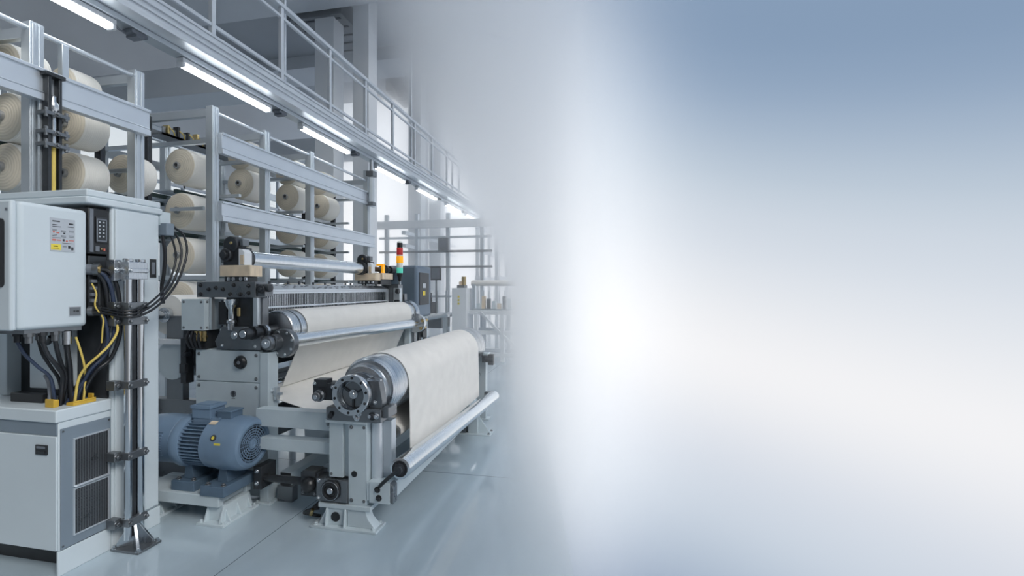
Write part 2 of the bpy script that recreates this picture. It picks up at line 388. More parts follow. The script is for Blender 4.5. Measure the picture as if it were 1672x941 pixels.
# ------------------------------------------------------------------ wall-hung control box
t = thing('control_box', (-3.0, 1.82, 1.29), 'pale grey control box with rating label, hung in front of the tall cabinet', 'control box')
mb = B(-3.5, XR, 1.675, 1.978, 1.292, 1.924); mb.done('housing', M['cabinet'], t, .022, seg=4)
d = B(-3.5, XR-.001, 1.645, 1.672, 1.294, 1.922).done('door', M['cabinet'], t, .010, seg=3)
mb = MB(); mb.use(M['black'])
pts = []
for (cx, cz, a0) in ((-2.828,1.812,0),(-2.92,1.812,90),(-2.92,1.525,180),(-2.828,1.525,270)):
    for q in range(7): a = math.radians(a0+15*q); pts.append((cx+.022*math.cos(a), 1.641, cz+.022*math.sin(a)))
mb.prism(pts, (0,.006,0)); mb.use(M['grey_plastic'])
for q in range(9): z = 1.55+.028*q; mb.box(-2.915,-2.835,1.639,1.6412,z-.003,z+.003)
mb.done('display_window', None, d, label='black rounded display window in the door')
B(-2.80,-2.786,1.642,1.646,1.872,1.884).done('latch', M['grey_plastic'], d, .001)
# rating label with its rows of small print
mb = MB(); x = XR; mb.use(M['plate']); mb.box(x, x+.002, 1.802, 1.914, 1.69, 1.862)
def ink(m, y0, y1, z, h): mb.use(M[m]); mb.box(x+.002, x+.0028, y0, y1, z-h/2, z+h/2)
ink('ink',1.812,1.845,1.845,.006); ink('ink',1.885,1.905,1.838,.008); ink('ink',1.812,1.835,1.827,.003); ink('ink',1.812,1.85,1.818,.003); ink('ink',1.88,1.908,1.822,.003)
for z in (1.802,1.796,1.776,1.77): ink('ink',1.812,1.832,z,.002); ink('ink',1.85,1.872,z-.003,.002); ink('ink',1.885,1.908,z,.002)
ink('redink',1.815,1.822,1.79,.010); ink('redink',1.83,1.842,1.786,.006); ink('redink',1.812,1.828,1.748,.009); ink('redink',1.832,1.85,1.748,.005); ink('ink',1.858,1.866,1.75,.012); ink('redink',1.872,1.88,1.746,.007); ink('redink',1.886,1.908,1.75,.004)
ink('ink',1.86,1.868,1.785,.008); ink('ink',1.812,1.85,1.76,.002); ink('ink',1.855,1.905,1.735,.002)
ink('yellowink',1.806,1.850,1.712,.030); ink('ink',1.816,1.836,1.716,.004); ink('ink',1.812,1.842,1.706,.002)
ink('ink',1.858,1.876,1.718,.002); ink('ink',1.858,1.876,1.712,.002); ink('ink',1.882,1.892,1.715,.014); ink('ink',1.896,1.906,1.708,.016); ink('plate',1.885,1.889,1.716,.006)
mb.done('rating_label', None, t, label='silver rating label with red and yellow print')
mb = MB(); mb.use(M['plate']); mb.box(x, x+.003, 1.885, 1.942, 1.35, 1.402); mb.use(M['frame']); mb.box(x+.003,x+.004,1.888,1.939,1.354,1.398)
mb.use(M['ink']); mb.box(x+.004,x+.005,1.905,1.914,1.372,1.381); mb.lathe((x+.004,1.925,1.376),(1,0,0),[(0,.006),(.002,.006)],12)
mb.done('badge', None, t, label='small grey badge low on the side')
mb = MB(); mb.use(M['frame']); mb.box(-3.2,-2.79,1.71,1.96,1.272,1.294)
for i, (xx, yy) in enumerate(((-2.80,1.735),(-2.80,1.79),(-2.80,1.845),(-2.80,1.895),(-2.85,1.93),(-2.90,1.75),(-2.92,1.85),(-2.99,1.70),(-3.05,1.72))):
    mb.use(M['black_metal'] if i % 2 else M['frame']); mb.lathe((xx,yy,1.275),(0,0,-1),[(0,.02),(.018,.02)],8); mb.cyl((xx,yy,1.26),(xx,yy,1.225),.014,12)
mb.use(M['steel']); mb.cyl((-2.80,1.895,1.27),(-2.80,1.895,1.20),.021,14)
mb.done('cable_gland', None, t)
B(-3.1, -2.96, 1.978, 2.02, 1.5, 1.8).done('mounting_bracket', M['frame'], t)

# ------------------------------------------------------------------ cables at the cabinets
def cable(pts, r, mat, label, group=None, ends=None):
    mb = MB(); mb.use(M[mat]); mb.tube(pts, r, 10, 6)
    return tag(mb.done('cable', None, loc=pts[0]), label, 'cable', group)
A_ = [(-2.738,2.458,1.893),(-2.72,2.51,1.846),(-2.69,2.504,1.724),(-2.66,2.411,1.541),(-2.632,2.276,1.409),(-2.622,2.156,1.345),(-2.65,2.082,1.335),(-2.748,2.03,1.363)]
B_ = [(-2.738,2.441,1.875),(-2.72,2.475,1.814),(-2.69,2.465,1.701),(-2.66,2.378,1.533),(-2.632,2.26,1.424),(-2.622,2.149,1.363),(-2.65,2.082,1.353),(-2.748,2.032,1.377)]
D_ = [(-2.738,2.424,1.857),(-2.73,2.449,1.78),(-2.71,2.444,1.68),(-2.68,2.367,1.533),(-2.64,2.249,1.439),(-2.624,2.143,1.381),(-2.65,2.076,1.370),(-2.748,2.034,1.389)]
cable(A_, .0068, 'rubber', 'outermost black cable of the loop arcing from the tall cabinet across its side', 'black cable loop')
cable(B_, .0068, 'rubber', 'middle black cable of the loop arcing from the tall cabinet across its side', 'black cable loop')
cable(D_, .0062, 'rubber', 'innermost black cable of the loop arcing from the tall cabinet across its side', 'black cable loop')
cable([(-2.762,2.40,1.835),(-2.75,2.405,1.72),(-2.752,2.40,1.60),(-2.752,2.385,1.50),(-2.75,2.392,1.40)], .011, 'rubber', 'black cable hanging straight down the rear edge of the tall cabinet')
vs_ = [
 ([(-2.75,2.018,1.604),(-2.735,2.056,1.592),(-2.72,2.088,1.519),(-2.712,2.10,1.397),(-2.715,2.103,1.238),(-2.735,2.069,1.102),(-2.76,2.014,1.042),(-2.80,1.994,.96),(-2.83,1.985,.868)], .010, 'rubber', 'outermost thick black cable curving from the upper gland down to the worktop'),
 ([(-2.75,2.018,1.590),(-2.735,2.04,1.564),(-2.735,2.072,1.495),(-2.733,2.085,1.38),(-2.735,2.085,1.24),(-2.75,2.048,1.123),(-2.77,1.994,1.056),(-2.81,1.983,.978),(-2.852,1.975,.868)], .010, 'bluecable', 'blue black cable beside the outermost black one, upper gland to worktop'),
 ([(-2.752,2.014,1.578),(-2.745,2.038,1.539),(-2.75,2.057,1.467),(-2.752,2.066,1.363),(-2.755,2.060,1.231),(-2.768,2.03,1.125),(-2.79,1.993,1.062),(-2.82,1.972,.99),(-2.875,1.965,.868)], .010, 'rubber', 'innermost thick black cable from the upper gland to the worktop'),
 ([(-2.752,2.034,1.360),(-2.745,2.05,1.30),(-2.748,2.06,1.20),(-2.765,2.03,1.09),(-2.80,1.985,1.0),(-2.862,1.935,.868)], .009, 'bluecable', 'blue black cable from the lower gland down to the worktop'),
 ([(-2.80,1.79,1.226),(-2.80,1.815,1.155),(-2.805,1.86,1.085),(-2.83,1.90,1.02),(-2.866,1.91,.868)], .010, 'rubber', 'black cable slanting from under the control box to the worktop, leftmost'),
 ([(-2.80,1.845,1.226),(-2.805,1.86,1.16),(-2.825,1.89,1.09),(-2.845,1.925,1.02),(-2.884,1.93,.868)], .010, 'rubber', 'black cable from the control box underside, second from the left'),
 ([(-2.80,1.895,1.20),(-2.803,1.905,1.14),(-2.82,1.925,1.07),(-2.845,1.945,.98),(-2.842,1.95,.868)], .012, 'rubber', 'thick black cable dropping from the steel gland under the control box'),
 ([(-2.85,1.93,1.226),(-2.852,1.935,1.15),(-2.858,1.945,1.05),(-2.862,1.955,.95),(-2.86,1.957,.868)], .012, 'rubber', 'thick black cable behind the steel gland under the control box')]
vs_ += [
 ([(-2.92,1.85,1.226),(-2.915,1.865,1.15),(-2.90,1.89,1.08),(-2.885,1.92,1.0),(-2.892,1.945,.868)], .008, 'rubber', 'thin black cable from the control box underside, behind the leftmost thick one'),
 ([(-2.90,1.75,1.226),(-2.89,1.775,1.16),(-2.875,1.82,1.09),(-2.868,1.87,1.02),(-2.880,1.90,.868)], .008, 'bluecable', 'thin blue black cable from the control box front gland to the worktop'),
 ([(-2.757,2.03,1.352),(-2.757,2.045,1.28),(-2.768,2.04,1.18),(-2.80,2.01,1.07),(-2.835,1.998,.97),(-2.848,2.0,.868)], .007, 'rubber', 'thin black cable hidden behind the thick bundle, nearest the tall cabinet'),
 ([(-2.752,2.018,1.596),(-2.742,2.052,1.57),(-2.742,2.079,1.49),(-2.742,2.081,1.40),(-2.747,2.074,1.30),(-2.762,2.045,1.16),(-2.80,2.0,1.03),(-2.868,1.985,.868)], .007, 'rubber', 'thin black cable inside the thick bundle from the upper gland')]
for p, r, m, l in vs_: cable(p, r, m, l, 'cables between control box and worktop')
cable([(-2.728,2.045,1.386),(-2.70,2.078,1.276),(-2.705,2.047,1.193),(-2.722,1.998,1.13),(-2.752,1.959,1.075),(-2.785,1.942,1.004),(-2.80,1.935,.885)], .0065, 'yellow_cable', 'long yellow cable sweeping in front of the black ones down to the worktop')
cable([(-2.775,2.0,1.525),(-2.757,2.01,1.468),(-2.757,2.004,1.40),(-2.745,2.035,1.331),(-2.742,2.03,1.263),(-2.75,2.032,1.193)], .004, 'yellow_cable', 'short yellow cable in the dark terminal bay beside the control box')
cable([(-2.785,1.93,1.235),(-2.786,1.954,1.152),(-2.788,1.972,1.075),(-2.80,1.985,.993),(-2.81,1.985,.885)], .0055, 'yellow_cable', 'thin yellow cable dropping straight behind the long yellow one')
cable([(-3.0,1.93,1.02),(-2.96,1.92,.985),(-2.92,1.9,.93),(-2.90,1.885,.895),(-2.875,1.88,.877)], .008, 'grey_plastic', 'grey cable lying across the back of the worktop')
cable([(-3.05,1.95,1.23),(-3.02,1.93,1.20),(-2.98,1.93,1.20),(-2.94,1.92,1.235)], .013, 'rubber', 'thick black cable looping under the control box front')
t = MB().use(M['yellow']).box(-2.905,-2.845,1.868,1.893,.866,.905).box(-2.905,-2.845,1.868,1.875,.905,.910).done('cable_clamp', None, bevel=.003, loc=(-2.87,1.88,.866)); tag(t, 'yellow plastic block on the worktop, left of the cables', 'cable clamp')
mb = MB().use(M['yellow']).box(-2.835,-2.785,1.918,2.03,.866,.882); mb.box(-2.79,-2.785,1.918,2.03,.882,.89); mb.box(-2.835,-2.80,2.022,2.03,.882,.91)
tag(mb.done('cable_tray', None, bevel=.002, loc=(-2.80,1.97,.866)), 'shallow yellow tray under the cables at the worktop edge', 'cable tray')
mb = MB().use(M['black']).box(-3.25,-3.02,1.93,1.98,.866,.915); mb.use(M['grey_plastic']); mb.box(-2.985,-2.955,1.99,2.03,.866,1.0)
tag(mb.done('terminal_strip', None, bevel=.003, loc=(-3.05,2.0,.866)), 'black terminal strip at the back of the worktop', 'terminal strip')

# ------------------------------------------------------------------ chrome twin conduit standing at the cabinet side
t = thing('conduit_stand', (-2.655, 2.145, 0), 'chrome twin pipe stand on a bolted foot, against the tall cabinet side', 'pipe stand')
for (y, r) in ((2.110, .019), (2.178, .021)): C((-2.668,y,.06),(-2.668,y,1.665), r, 24).done('pipe', M['chrome'], t)
B(-2.690,-2.664,2.134,2.152,.1,1.6).done('gap_shade_strip', M['black_metal'], t)  # black strip added in place of the shade between the pipes
for z in (1.60, 1.395, 1.31, .945, .54, .16):
    big = z > 1.5; h = .05 if big else .022
    mb = MB(); mb.box(-2.699,-2.638,2.09,2.20,z-h,z+h); mb.box(-2.758,-2.699,2.06,2.10,z-h*1.2,z+h*1.2); mb.box(-2.758,-2.699,2.19,2.206,z-h*.7,z+h*.7)
    for y in (2.10, 2.19): mb.bolt((-2.638,y,z),(1,0,0),.010,.012)
    mb.bolt((-2.70,2.075,z),(1,0,0),.012,.012)
    if big: mb.box(-2.638,-2.622,2.098,2.192,z-.012,z+.012); mb.cyl((-2.668,2.110,z+h),(-2.668,2.110,z+h+.018),.024,16); mb.cyl((-2.668,2.178,z+h),(-2.668,2.178,z+h+.018),.026,16)
    mb.done('clamp', M['frame'] if z < 1.5 else M['steel'], t, .003)
mb = B(-2.75,-2.555,2.075,2.215,0,.014); mb.done('base_plate', M['frame'], t, .003)
mb = MB()
for (a, b) in (((-2.668,2.145,.15),(-2.585,2.10,.014)),((-2.668,2.145,.15),(-2.585,2.19,.014)),((-2.668,2.145,.15),(-2.735,2.095,.014)),((-2.668,2.145,.15),(-2.735,2.2,.014))):
    ax, ay, az = a; bx, by, bz = b; d = Vector((bx-ax, by-ay, 0)); n = Vector((-d.y, d.x, 0)).normalized()*.008
    mb.prism([Vector((ax,ay,.014))-n, Vector((bx,by,.014))-n, Vector((bx,by,.03))-n, Vector((ax+d.x*.25,ay+d.y*.25,.14))-n, Vector((ax,ay,.17))-n], n*2)
mb.done('gusset', M['steel'], t, .002)
for x in (-2.735,-2.572):
    for y in (2.09,2.2): MB().bolt((x,y,.014),(0,0,1),.011,.012).done('anchor_bolt', M['steel'], t)
# ------------------------------------------------------------------ creels
XF, XB = -3.6, -4.9
def creel(label, posts, y_start, y_end, beams, xbar, near):
    t = thing('yarn_creel', (XF, posts[0], 0), label, 'yarn creel', 'yarn creels')
    for y in posts:
        for x in (XF, XB):
            top = 3.2 if y < 6.2 or x == XB else 3.32
            w = .075
            mb = MB(); mb.box(x-w/2,x+w/2,y-w/2,y+w/2,.012,top)
            mb.box(x+w/2,x+w/2+.004,y-w/2+.012,y-w/2+.03,.1,top-.01); mb.box(x+w/2,x+w/2+.004,y+w/2-.03,y+w/2-.012,.1,top-.01)
            mb.box(x-.09,x+.09,y-.09,y+.09,0,.012)
            mb.done('post', M['galv'], t, .004)
    for (z0, z1) in beams:
        mb = MB(); x = XF+.0375
        mb.box(x, x+.045, y_start, y_end, z0, z1); 
        mb.box(x+.045, x+.058, y_start, y_end, z1-.022, z1); mb.box(x+.045, x+.058, y_start, y_end, z0, z0+.045); mb.box(x+.045, x+.051, y_start, y_end, z0+.052, z0+.060)
        mb.done('beam', M['alu'], t, .003)
    for z in (2.15, 2.83):
        B(XB-.07, XB-.0375, y_start, y_end, z, z+.10).done('rear_beam', M['galv'], t, .003)
    C((XF, y_start, 3.16), (XF, y_end, 3.16), .017, 12).done('top_rail', M['alu'], t)
    C((XB, y_start, 3.16), (XB, y_end, 3.16), .017, 12).done('top_rail', M['alu'], t)
    for y in posts:
        for z, h in ((3.11, .07), (2.86, .04)):
            B(XB, XF, y-.02, y+.02, z, z+h).done('cross_bar', M['galv'], t, .003)
        for z in xbar:
            B(XB, XF, y+.03, y+.05, z-.02, z+.02).done('cross_bar', M['galv'], t, .002)
    return t
left = creel('near yarn creel, a galvanised rack rising behind the control cabinets', (1.45, 2.25, 2.908), 1.2, 2.95, ((2.70, 2.905),), (), True)
right = creel('long yarn creel, a galvanised rack of cream spools behind the loom', (3.62, 4.29, 5.06, 6.45), 3.64, 6.55, ((2.765, 2.965), (2.13, 2.32)), (1.6,), False)
B(XF-.02, XF+.02, 2.40, 2.44, 2.9, 3.15).done('stub_post', M['galv'], left, .003)
# dark green guide rails between the spool rows, yellow-black thread guides above
XS = -3.95
for cr, ya, yb, zs, lab in ((left, 1.3, 2.9, (2.50,), ''), (right, 3.7, 6.4, (2.45, 2.03, 1.60), '')):
    for z in zs:
        for x in (XS-.16, XS-.55, XS-.95): B(x-.02, x+.02, ya, yb, z-.02, z+.02).done('guide_rail', M['greenrail'], cr, .003)
for cr, ya, yb in ((left, 1.3, 3.5), (right, 3.7, 6.35)):
    x0, z0 = -4.35, 3.02
    mb = MB(); mb.use(M['frame']); mb.box(x0-.09, x0+.09, ya, yb, z0, z0+.02); mb.box(x0-.09, x0-.08, ya, yb, z0, z0+.08); mb.box(x0+.08, x0+.09, ya, yb, z0, z0+.08)
    mb.use(M['brass']); 
    n = int((yb-ya)/.11)
    for i in range(n):
        y = ya+.05+(yb-ya-.1)*i/(n-1); mb.use(M['black'] if i % 3 else M['brass']); mb.box(x0+.05, x0+.11, y-.012, y+.012, z0+.02, z0+.10+.02*(i%2))
        mb.use(M['yellow_cable']); mb.tube([(x0+.10,y,z0+.09),(x0+.13,y+.03,z0+.05),(x0+.10,y+.07,z0+.02)], .006, 6, 3)
    mb.use(M['black_metal'])
    for i in range(4): y = ya+.2+(yb-ya-.4)*i/3; mb.box(x0-.01, x0+.01, y-.01, y+.01, z0+.02, z0+.12)
    mb.done('thread_guide_tray', None, cr)

# yarn spools
def spool_parts(r, L):
    body = MB(); body.use(M['yarn_end'])
    body.lathe((0,0,0), (0,1,0), [(.0, .040), (.004, r*.5), (.010, r*.86), (.022, r*.965)], 40)
    body.use(M['yarn']); body.lathe((0,0,0), (0,1,0), [(.022, r*.965), (.034, r), (L*.5, r*1.012), (L-.03, r), (L-.012, r*.96)], 40)
    body.use(M['yarn_end']); body.lathe((0,0,0), (0,1,0), [(L-.012, r*.96), (L, r*.8), (L+.002, .04)], 40)
    core = MB(); core.use(M['core_ring']); core.lathe((0,-.022,0), (0,1,0), [(.02,.001),(.02,.019),(0,.020),(0,.029),(.003,.032),(.06,.033)], 24); core.use(M['core']); core.lathe((0,-.010,0), (0,1,0), [(.004,.0185),(.004,.001)], 24)
    return body, core
protos = {}
def spool(p, r, L, label, group):
    key = (r, L)
    if key not in protos:
        b, c = spool_parts(r, L)
        t = thing('yarn_spool', (0,0,0), label, 'yarn spool', group)
        b.done('wound_yarn', None, t); c.done('core', None, t); protos[key] = t
        t.location = p; return t
    src = protos[key]; t = src.copy(); COL.objects.link(t); t.location = p; t['label'] = label; t['group'] = group
    for ch in src.children: q = ch.copy(); COL.objects.link(q); q.parent = t
    return t
GL, GR = 'cream yarn spools on the near creel', 'cream yarn spools on the long creel'
near = [((-3.95,2.30,2.655), 'cream spool under the near creel beam, cut by the left edge, upper one'),
        ((-3.95,2.30,2.315), 'cream spool above the control box, cut by the left edge, lower one'),
        ((-3.95,2.665,2.735), 'cream spool tucked under the near creel beam, just right of the cable riser'),
        ((-3.95,2.665,2.36), 'cream spool half hidden by the cable riser, above the tall cabinet'),
        ((-3.95,3.05,2.455), 'cream spool facing front above the tall cabinet, behind the near creel end post')]
for p, l in near: spool(p, .166, .21, l, GL)
for i, y in enumerate((2.01, 2.29, 2.62)): spool((-3.95, y, 3.0), .150, .21, 'cream spool peeping over the near creel beam, %s from the front' % ('first','second','third')[i], GL)
rows = [(2.99, 'in the top row, over the upper beam'), (2.665, 'in the row under the upper beam'), (2.24, 'in the row behind the middle beam'), (1.815, 'in the row below the middle beam'), (1.39, 'in the lowest row behind the loom')]
cols = [(3.60, 'first'), (4.34, 'second'), (5.10, 'third'), (5.76, 'fourth')]
for zi, (z, rn) in enumerate(rows):
    for ci, (y, cn) in enumerate(cols):
        if zi == 0 and ci == 0: continue
        spool((-3.97, y, z), .174, .30, '%s cream spool %s of the long creel' % (cn if zi else {'second':'first','third':'second','fourth':'third'}[cn], rn), GR)
for z in (2.47, 2.05, 1.62):
    for x in (-4.3, -4.75): B(x-.10, x+.10, 3.7, 6.4, z-.012, z+.004).done('shelf_tray', M['galv'], right, .002)
    for y in (3.95, 4.95, 5.95): B(XB, XF, y-.015, y+.015, z-.05, z-.02).done('cross_bar', M['galv'], right, .002)
# spindle posts carrying the spools
for cr, lst, z0, z1 in ((left, (2.30+.24, 2.665+.24, 3.05+.24), 2.1, 3.02), (right, [c[0]+.34 for c in cols], 1.2, 3.02)):
    for y in lst:
        B(XS-.03, XS+.03, y-.02, y+.02, z0, z1).done('spindle_post', M['black_metal'], cr, .004)
B(XS-.30, XF-.037, 2.985, 3.005, 2.44, 2.472).done('spindle_arm', M['galv'], left, .002)
B(XS-.06, XF-.037, 3.555, 3.575, 2.225, 2.258).done('spindle_arm', M['galv'], right, .002)
# cable riser in front of the near creel
t = thing('cable_riser', (-3.50, 2.29, 2.045), 'dark cable riser with clamps and yellow cable, standing on the tall cabinet', 'cable riser')
mb = B(-3.545,-3.525,2.24,2.34,2.045,2.86); mb.done('back_channel', M['galv'], t, .003)
mb = B(-3.525,-3.475,2.252,2.272,2.045,2.87); mb.box(-3.525,-3.475,2.312,2.33,2.045,2.87); mb.box(-3.53,-3.465,2.235,2.345,2.86,2.885); mb.done('side_bar', M['black_metal'], t, .003)
C((-3.495,2.292,2.045),(-3.495,2.292,2.42),.014,12).done('yellow_cable', M['yellow_cable'], t, label='yellow cable')
C((-3.495,2.292,2.42),(-3.495,2.292,2.68),.017,12).done('plunger', M['steel'], t)
for z in (2.62, 2.50, 2.42):
    mb = MB(); mb.box(-3.54,-3.455,2.225,2.36,z-.012,z+.012)
    for y in (2.235,2.345): mb.cyl((-3.465,y,z-.03),(-3.465,y,z+.03),.010,8)
    mb.bolt((-3.455,2.292,z),(1,0,0),.012,.012); mb.done('clamp', M['frame'], t, .003)
mb = MB(); mb.lathe((-3.495,2.292,2.64),(0,0,1),[(0,.02),(.02,.03),(.05,.03),(.07,.018),(.1,.018)],14); mb.done('air_fitting', M['steel'], t)

# strut at the far end of the long creel carrying the gantry
t = thing('gantry_strut', (-3.47, 6.42, 2.74), 'grey telescopic strut between creel end post and gantry', 'strut')
C((-3.47,6.36,2.80),(-3.47,6.36,3.18),.045,16).done('outer_tube', M['galv'], t); C((-3.47,6.36,3.18),(-3.47,6.36,3.46),.03,16).done('inner_tube', M['steel'], t)
mb = B(-3.53,-3.41,6.30,6.42,3.20,3.28); mb.done('collar', M['frame'], t, .004); B(-3.54,-3.42,6.31,6.41,2.76,2.81).done('foot', M['frame'], t, .003)

# warp beam with white yarn behind the loom, on its drum stand
t = thing('warp_beam', (-3.35, 3.4, 0), 'white yarn warp beam lying low behind the cabinets, left of the loom', 'warp beam')
C((-3.42,3.02,1.285),(-3.42,5.0,1.285),.16,36).done('white_yarn', M['cloth'], t)
mb = MB(); mb.lathe((-3.42,2.98,1.285),(0,1,0),[(0,.05),(0,.06),(.03,.06)],20); mb.cyl((-3.42,2.9,1.285),(-3.42,5.1,1.285),.035,14); mb.done('shaft', M['steel'], t)
B(-3.55,-3.0,2.93,2.97,1.06,1.10).done('support_bar', M['white'], t, .003)
C((-3.32,2.96,.93),(-3.32,4.9,.93),.15,32).done('drum', M['loom_grey'], t)
mb = B(-3.56,-3.12,2.98,3.06,0,.62); mb.box(-3.40,-3.24,2.985,3.04,.6,1.28); mb.done('stand', M['frame'], t, .004)
mb = B(-3.56,-3.12,4.9,4.98,0,.62); mb.box(-3.46,-3.26,4.9,4.96,.6,1.3); mb.done('stand', M['frame'], t, .004)
mb = MB(); mb.box(-3.13,-3.08,2.86,2.93,.78,1.12); mb.cyl((-3.09,2.85,1.0),(-3.09,2.9,1.0),.02,10); mb.box(-3.12,-3.07,2.84,2.87,.86,.93); mb.done('valve_block', M['black_metal'], t, .003)
mb = MB()
for i in range(3): mb.tube([(-3.0+.02*i,2.9,1.13),(-3.02+.015*i,2.88,1.0),(-3.0+.02*i,2.88,.86),(-2.96+.012*i,2.9,.75)], .010, 8, 4)
mb.done('hose', M['rubber'], t)
# ------------------------------------------------------------------ the loom
t = loom = thing('weaving_loom', (-2.6, 3.9, 0), 'grey weaving loom with reed, steel rollers and side frames, beside the long creel', 'loom')
def side_frame(y0, y1, front):
    mb = B(-2.89,-2.352,y0,y1,.03,1.06); mb.done('side_frame', M['loom_grey'], t, .006)
    mb = B(-2.352,-2.285,y0-.02,y1-.01,.012,1.05); mb.box(-2.375,-2.25,y0-.05,y1+.04,0,.012); mb.bolt((-2.262,y0-.03,.012),(0,0,1),.008,.01); mb.bolt((-2.36,y0-.035,.012),(0,0,1),.008,.01); mb.done('leg', M['loom_grey'], t, .005)
    mb = B(-2.86,-2.72,y0,y1,0,.03); mb.done('foot', M['frame'], t)
    mb = B(-2.66,-2.37,y0+.03,y1,1.06,1.43); mb.done('column', M['frame'], t, .004)
    return mb
side_frame(2.775, 2.865, True)
side_frame(5.12, 5.22, False)
# near side plates
for z0, z1, nm in ((.835,1.055,'upper'),(.36,.829,'lower')):
    mb = MB(); mb.use(M['loom_grey']); mb.box(-2.892,-2.36,2.765,2.775,z0,z1); mb.use(M['frame'])
    for x in (-2.865,-2.39):
        for z in (z0+.025, z1-.03): mb.bolt((x,2.765,z),(0,-1,0),.009,.006)
    pl = mb.done('cover_plate', None, t, .002)
    if nm == 'upper':
        mb = MB(); mb.use(M['black']); mb.lathe((-2.51,2.765,.975),(0,-1,0),[(0,.047),(.012,.047),(.018,.040),(.03,.036),(.032,.026),(.024,.022),(.024,.001)],28); mb.use(M['grey_plastic']); mb.lathe((-2.51,2.744,.975),(0,-1,0),[(0,.014),(.008,.012)],16)
        mb.done('knob', None, pl, label='black round knob')
    else:
        mb = MB(); mb.use(M['grey_plastic']); mb.lathe((-2.575,2.765,.748),(0,-1,0),[(0,.024),(.002,.024),(.002,.017),(.001,.017)],24)
        mb.use(M['ink']); mb.box(-2.579,-2.571,2.7625,2.765,.728,.768); mb.prism([(-2.59,2.763,.75),(-2.575,2.763,.768),(-2.56,2.763,.75),(-2.575,2.763,.738)],(0,.002,0)); mb.box(-2.59,-2.56,2.7625,2.765,.714,.717)
        mb.done('emblem', None, pl, label='small round dark emblem')
mb = MB(); mb.use(M['loom_grey']); mb.box(-2.353,-2.345,2.77,2.85,.4,1.04); mb.use(M['frame'])
for z in (.45,.62,.85,1.02): mb.bolt((-2.345,2.80,z),(1,0,0),.008,.006)
mb.done('corner_strip', None, t, .002)
# junction box standing on the side frame
mb = MB(); mb.use(M['loom_grey']); mb.box(-2.985,-2.79,2.735,2.91,1.195,1.42); mb.use(M['frame'])
for x in (-2.965,-2.815):
    for z in (1.215,1.40): mb.bolt((x,2.735,z),(0,-1,0),.007,.004)
for y in (2.76,2.89):
    for z in (1.215,1.40): mb.bolt((-2.79,y,z),(1,0,0),.007,.004)
jb = mb.done('junction_box', None, t, .004)
mb = MB(); mb.use(M['black_metal']); mb.box(-2.94,-2.80,2.76,2.88,1.06,1.195); mb.use(M['brass'])
for x in (-2.87,-2.835,-2.80): mb.cyl((x,2.75,1.19),(x,2.75,1.12),.013,10); mb.lathe((x,2.75,1.16),(0,0,-1),[(0,.018),(.015,.018)],6)
mb.use(M['rubber'])
for i in range(4): mb.tube([(-2.93+.03*i,2.75,1.19),(-2.94+.035*i,2.735,1.13),(-2.92+.03*i,2.75,1.065)],.010,8,4)
mb.done('cable_block', None, jb)
# top plate, recess with vertical plunger, roller bracket
mb = MB(); mb.use(M['frame']); mb.box(-2.885,-2.395,2.765,2.87,1.432,1.545); mb.box(-2.395,-2.33,2.78,2.86,1.44,1.53)
for x, z in ((-2.85,1.52),(-2.85,1.455),(-2.78,1.49),(-2.72,1.50),(-2.66,1.49),(-2.57,1.52),(-2.45,1.515),(-2.45,1.465),(-2.60,1.455),(-2.52,1.455)):
    mb.use(M['steel'] if (x*100) % 2 > 1 else M['black']); mb.bolt((x,2.765,z),(0,-1,0),.011,.012)
mb.use(M['black_metal']); mb.lathe((-2.352,2.78,1.49),(0,-1,0),[(0,.03),(.02,.03),(.02,.012),(.03,.012)],16); mb.lathe((-2.33,2.80,1.50),(1,0,0),[(0,.028),(.03,.028),(.035,.012)],16)
mb.done('top_plate', None, t, .003)
mb = MB(); mb.use(M['black_metal']); mb.box(-2.66,-2.40,2.79,2.806,1.06,1.432); mb.use(M['galv']); mb.box(-2.42,-2.385,2.77,2.86,1.22,1.432); mb.box(-2.785,-2.765,2.77,2.80,1.2,1.432)
mb.use(M['steel']); mb.lathe((-2.585,2.76,1.42),(0,0,-1),[(0,.045),(.05,.035),(.07,.022),(.14,.022),(.15,.032),(.17,.032)],18); mb.lathe((-2.585,2.76,1.25),(0,0,-1),[(0,.025),(.05,.025)],12)
mb.use(M['brass']); mb.cyl((-2.53,2.765,1.36),(-2.53,2.765,1.30),.012,8)
mb.use(M['black']); mb.box(-2.70,-2.63,2.765,2.80,1.24,1.40)
mb.done('plunger', None, t, .002)
mb = MB(); mb.use(M['frame']); mb.prism([(-2.70,2.755,1.065),(-2.345,2.755,1.065),(-2.345,2.755,1.18),(-2.42,2.755,1.225),(-2.66,2.755,1.225),(-2.72,2.755,1.12)],(0,.04,0)); mb.use(M['steel'])
mb.bolt((-2.56,2.755,1.165),(0,-1,0),.02,.012); mb.bolt((-2.66,2.755,1.09),(0,-1,0),.008,.008); mb.bolt((-2.39,2.755,1.09),(0,-1,0),.008,.008)
mb.done('roller_bracket', None, t, .003)
# breast roller
cx, cz = -2.37, 1.19
br = MB().use(M['drum']); br.lathe((cx,2.93,cz),(0,1,0),[(0,.04),(0,.125),(.006,.138),(.012,.143),(.09,.143),(.09,.138),(.105,.138),(.105,.143),(.20,.143),(2.18,.143),(2.19,.138),(2.19,.05)],44)
br = br.done('breast_roller', None, t, sharp=25)
mb = MB(); mb.use(M['black_metal']); mb.lathe((cx,2.62,cz),(0,1,0),[(0,.012),(0,.034),(.02,.040),(.05,.040),(.05,.030),(.08,.030),(.08,.046),(.11,.046),(.11,.036),(.16,.036),(.16,.050),(.20,.050),(.20,.04),(.32,.04)],26)
mb.use(M['steel']); mb.lathe((cx,2.617,cz),(0,1,0),[(0,.008),(0,.024),(.006,.028)],18); mb.lathe((cx,2.80,cz),(0,1,0),[(0,.052),(.022,.052)],26)
mb.done('roller_shaft', None, br, sharp=25)
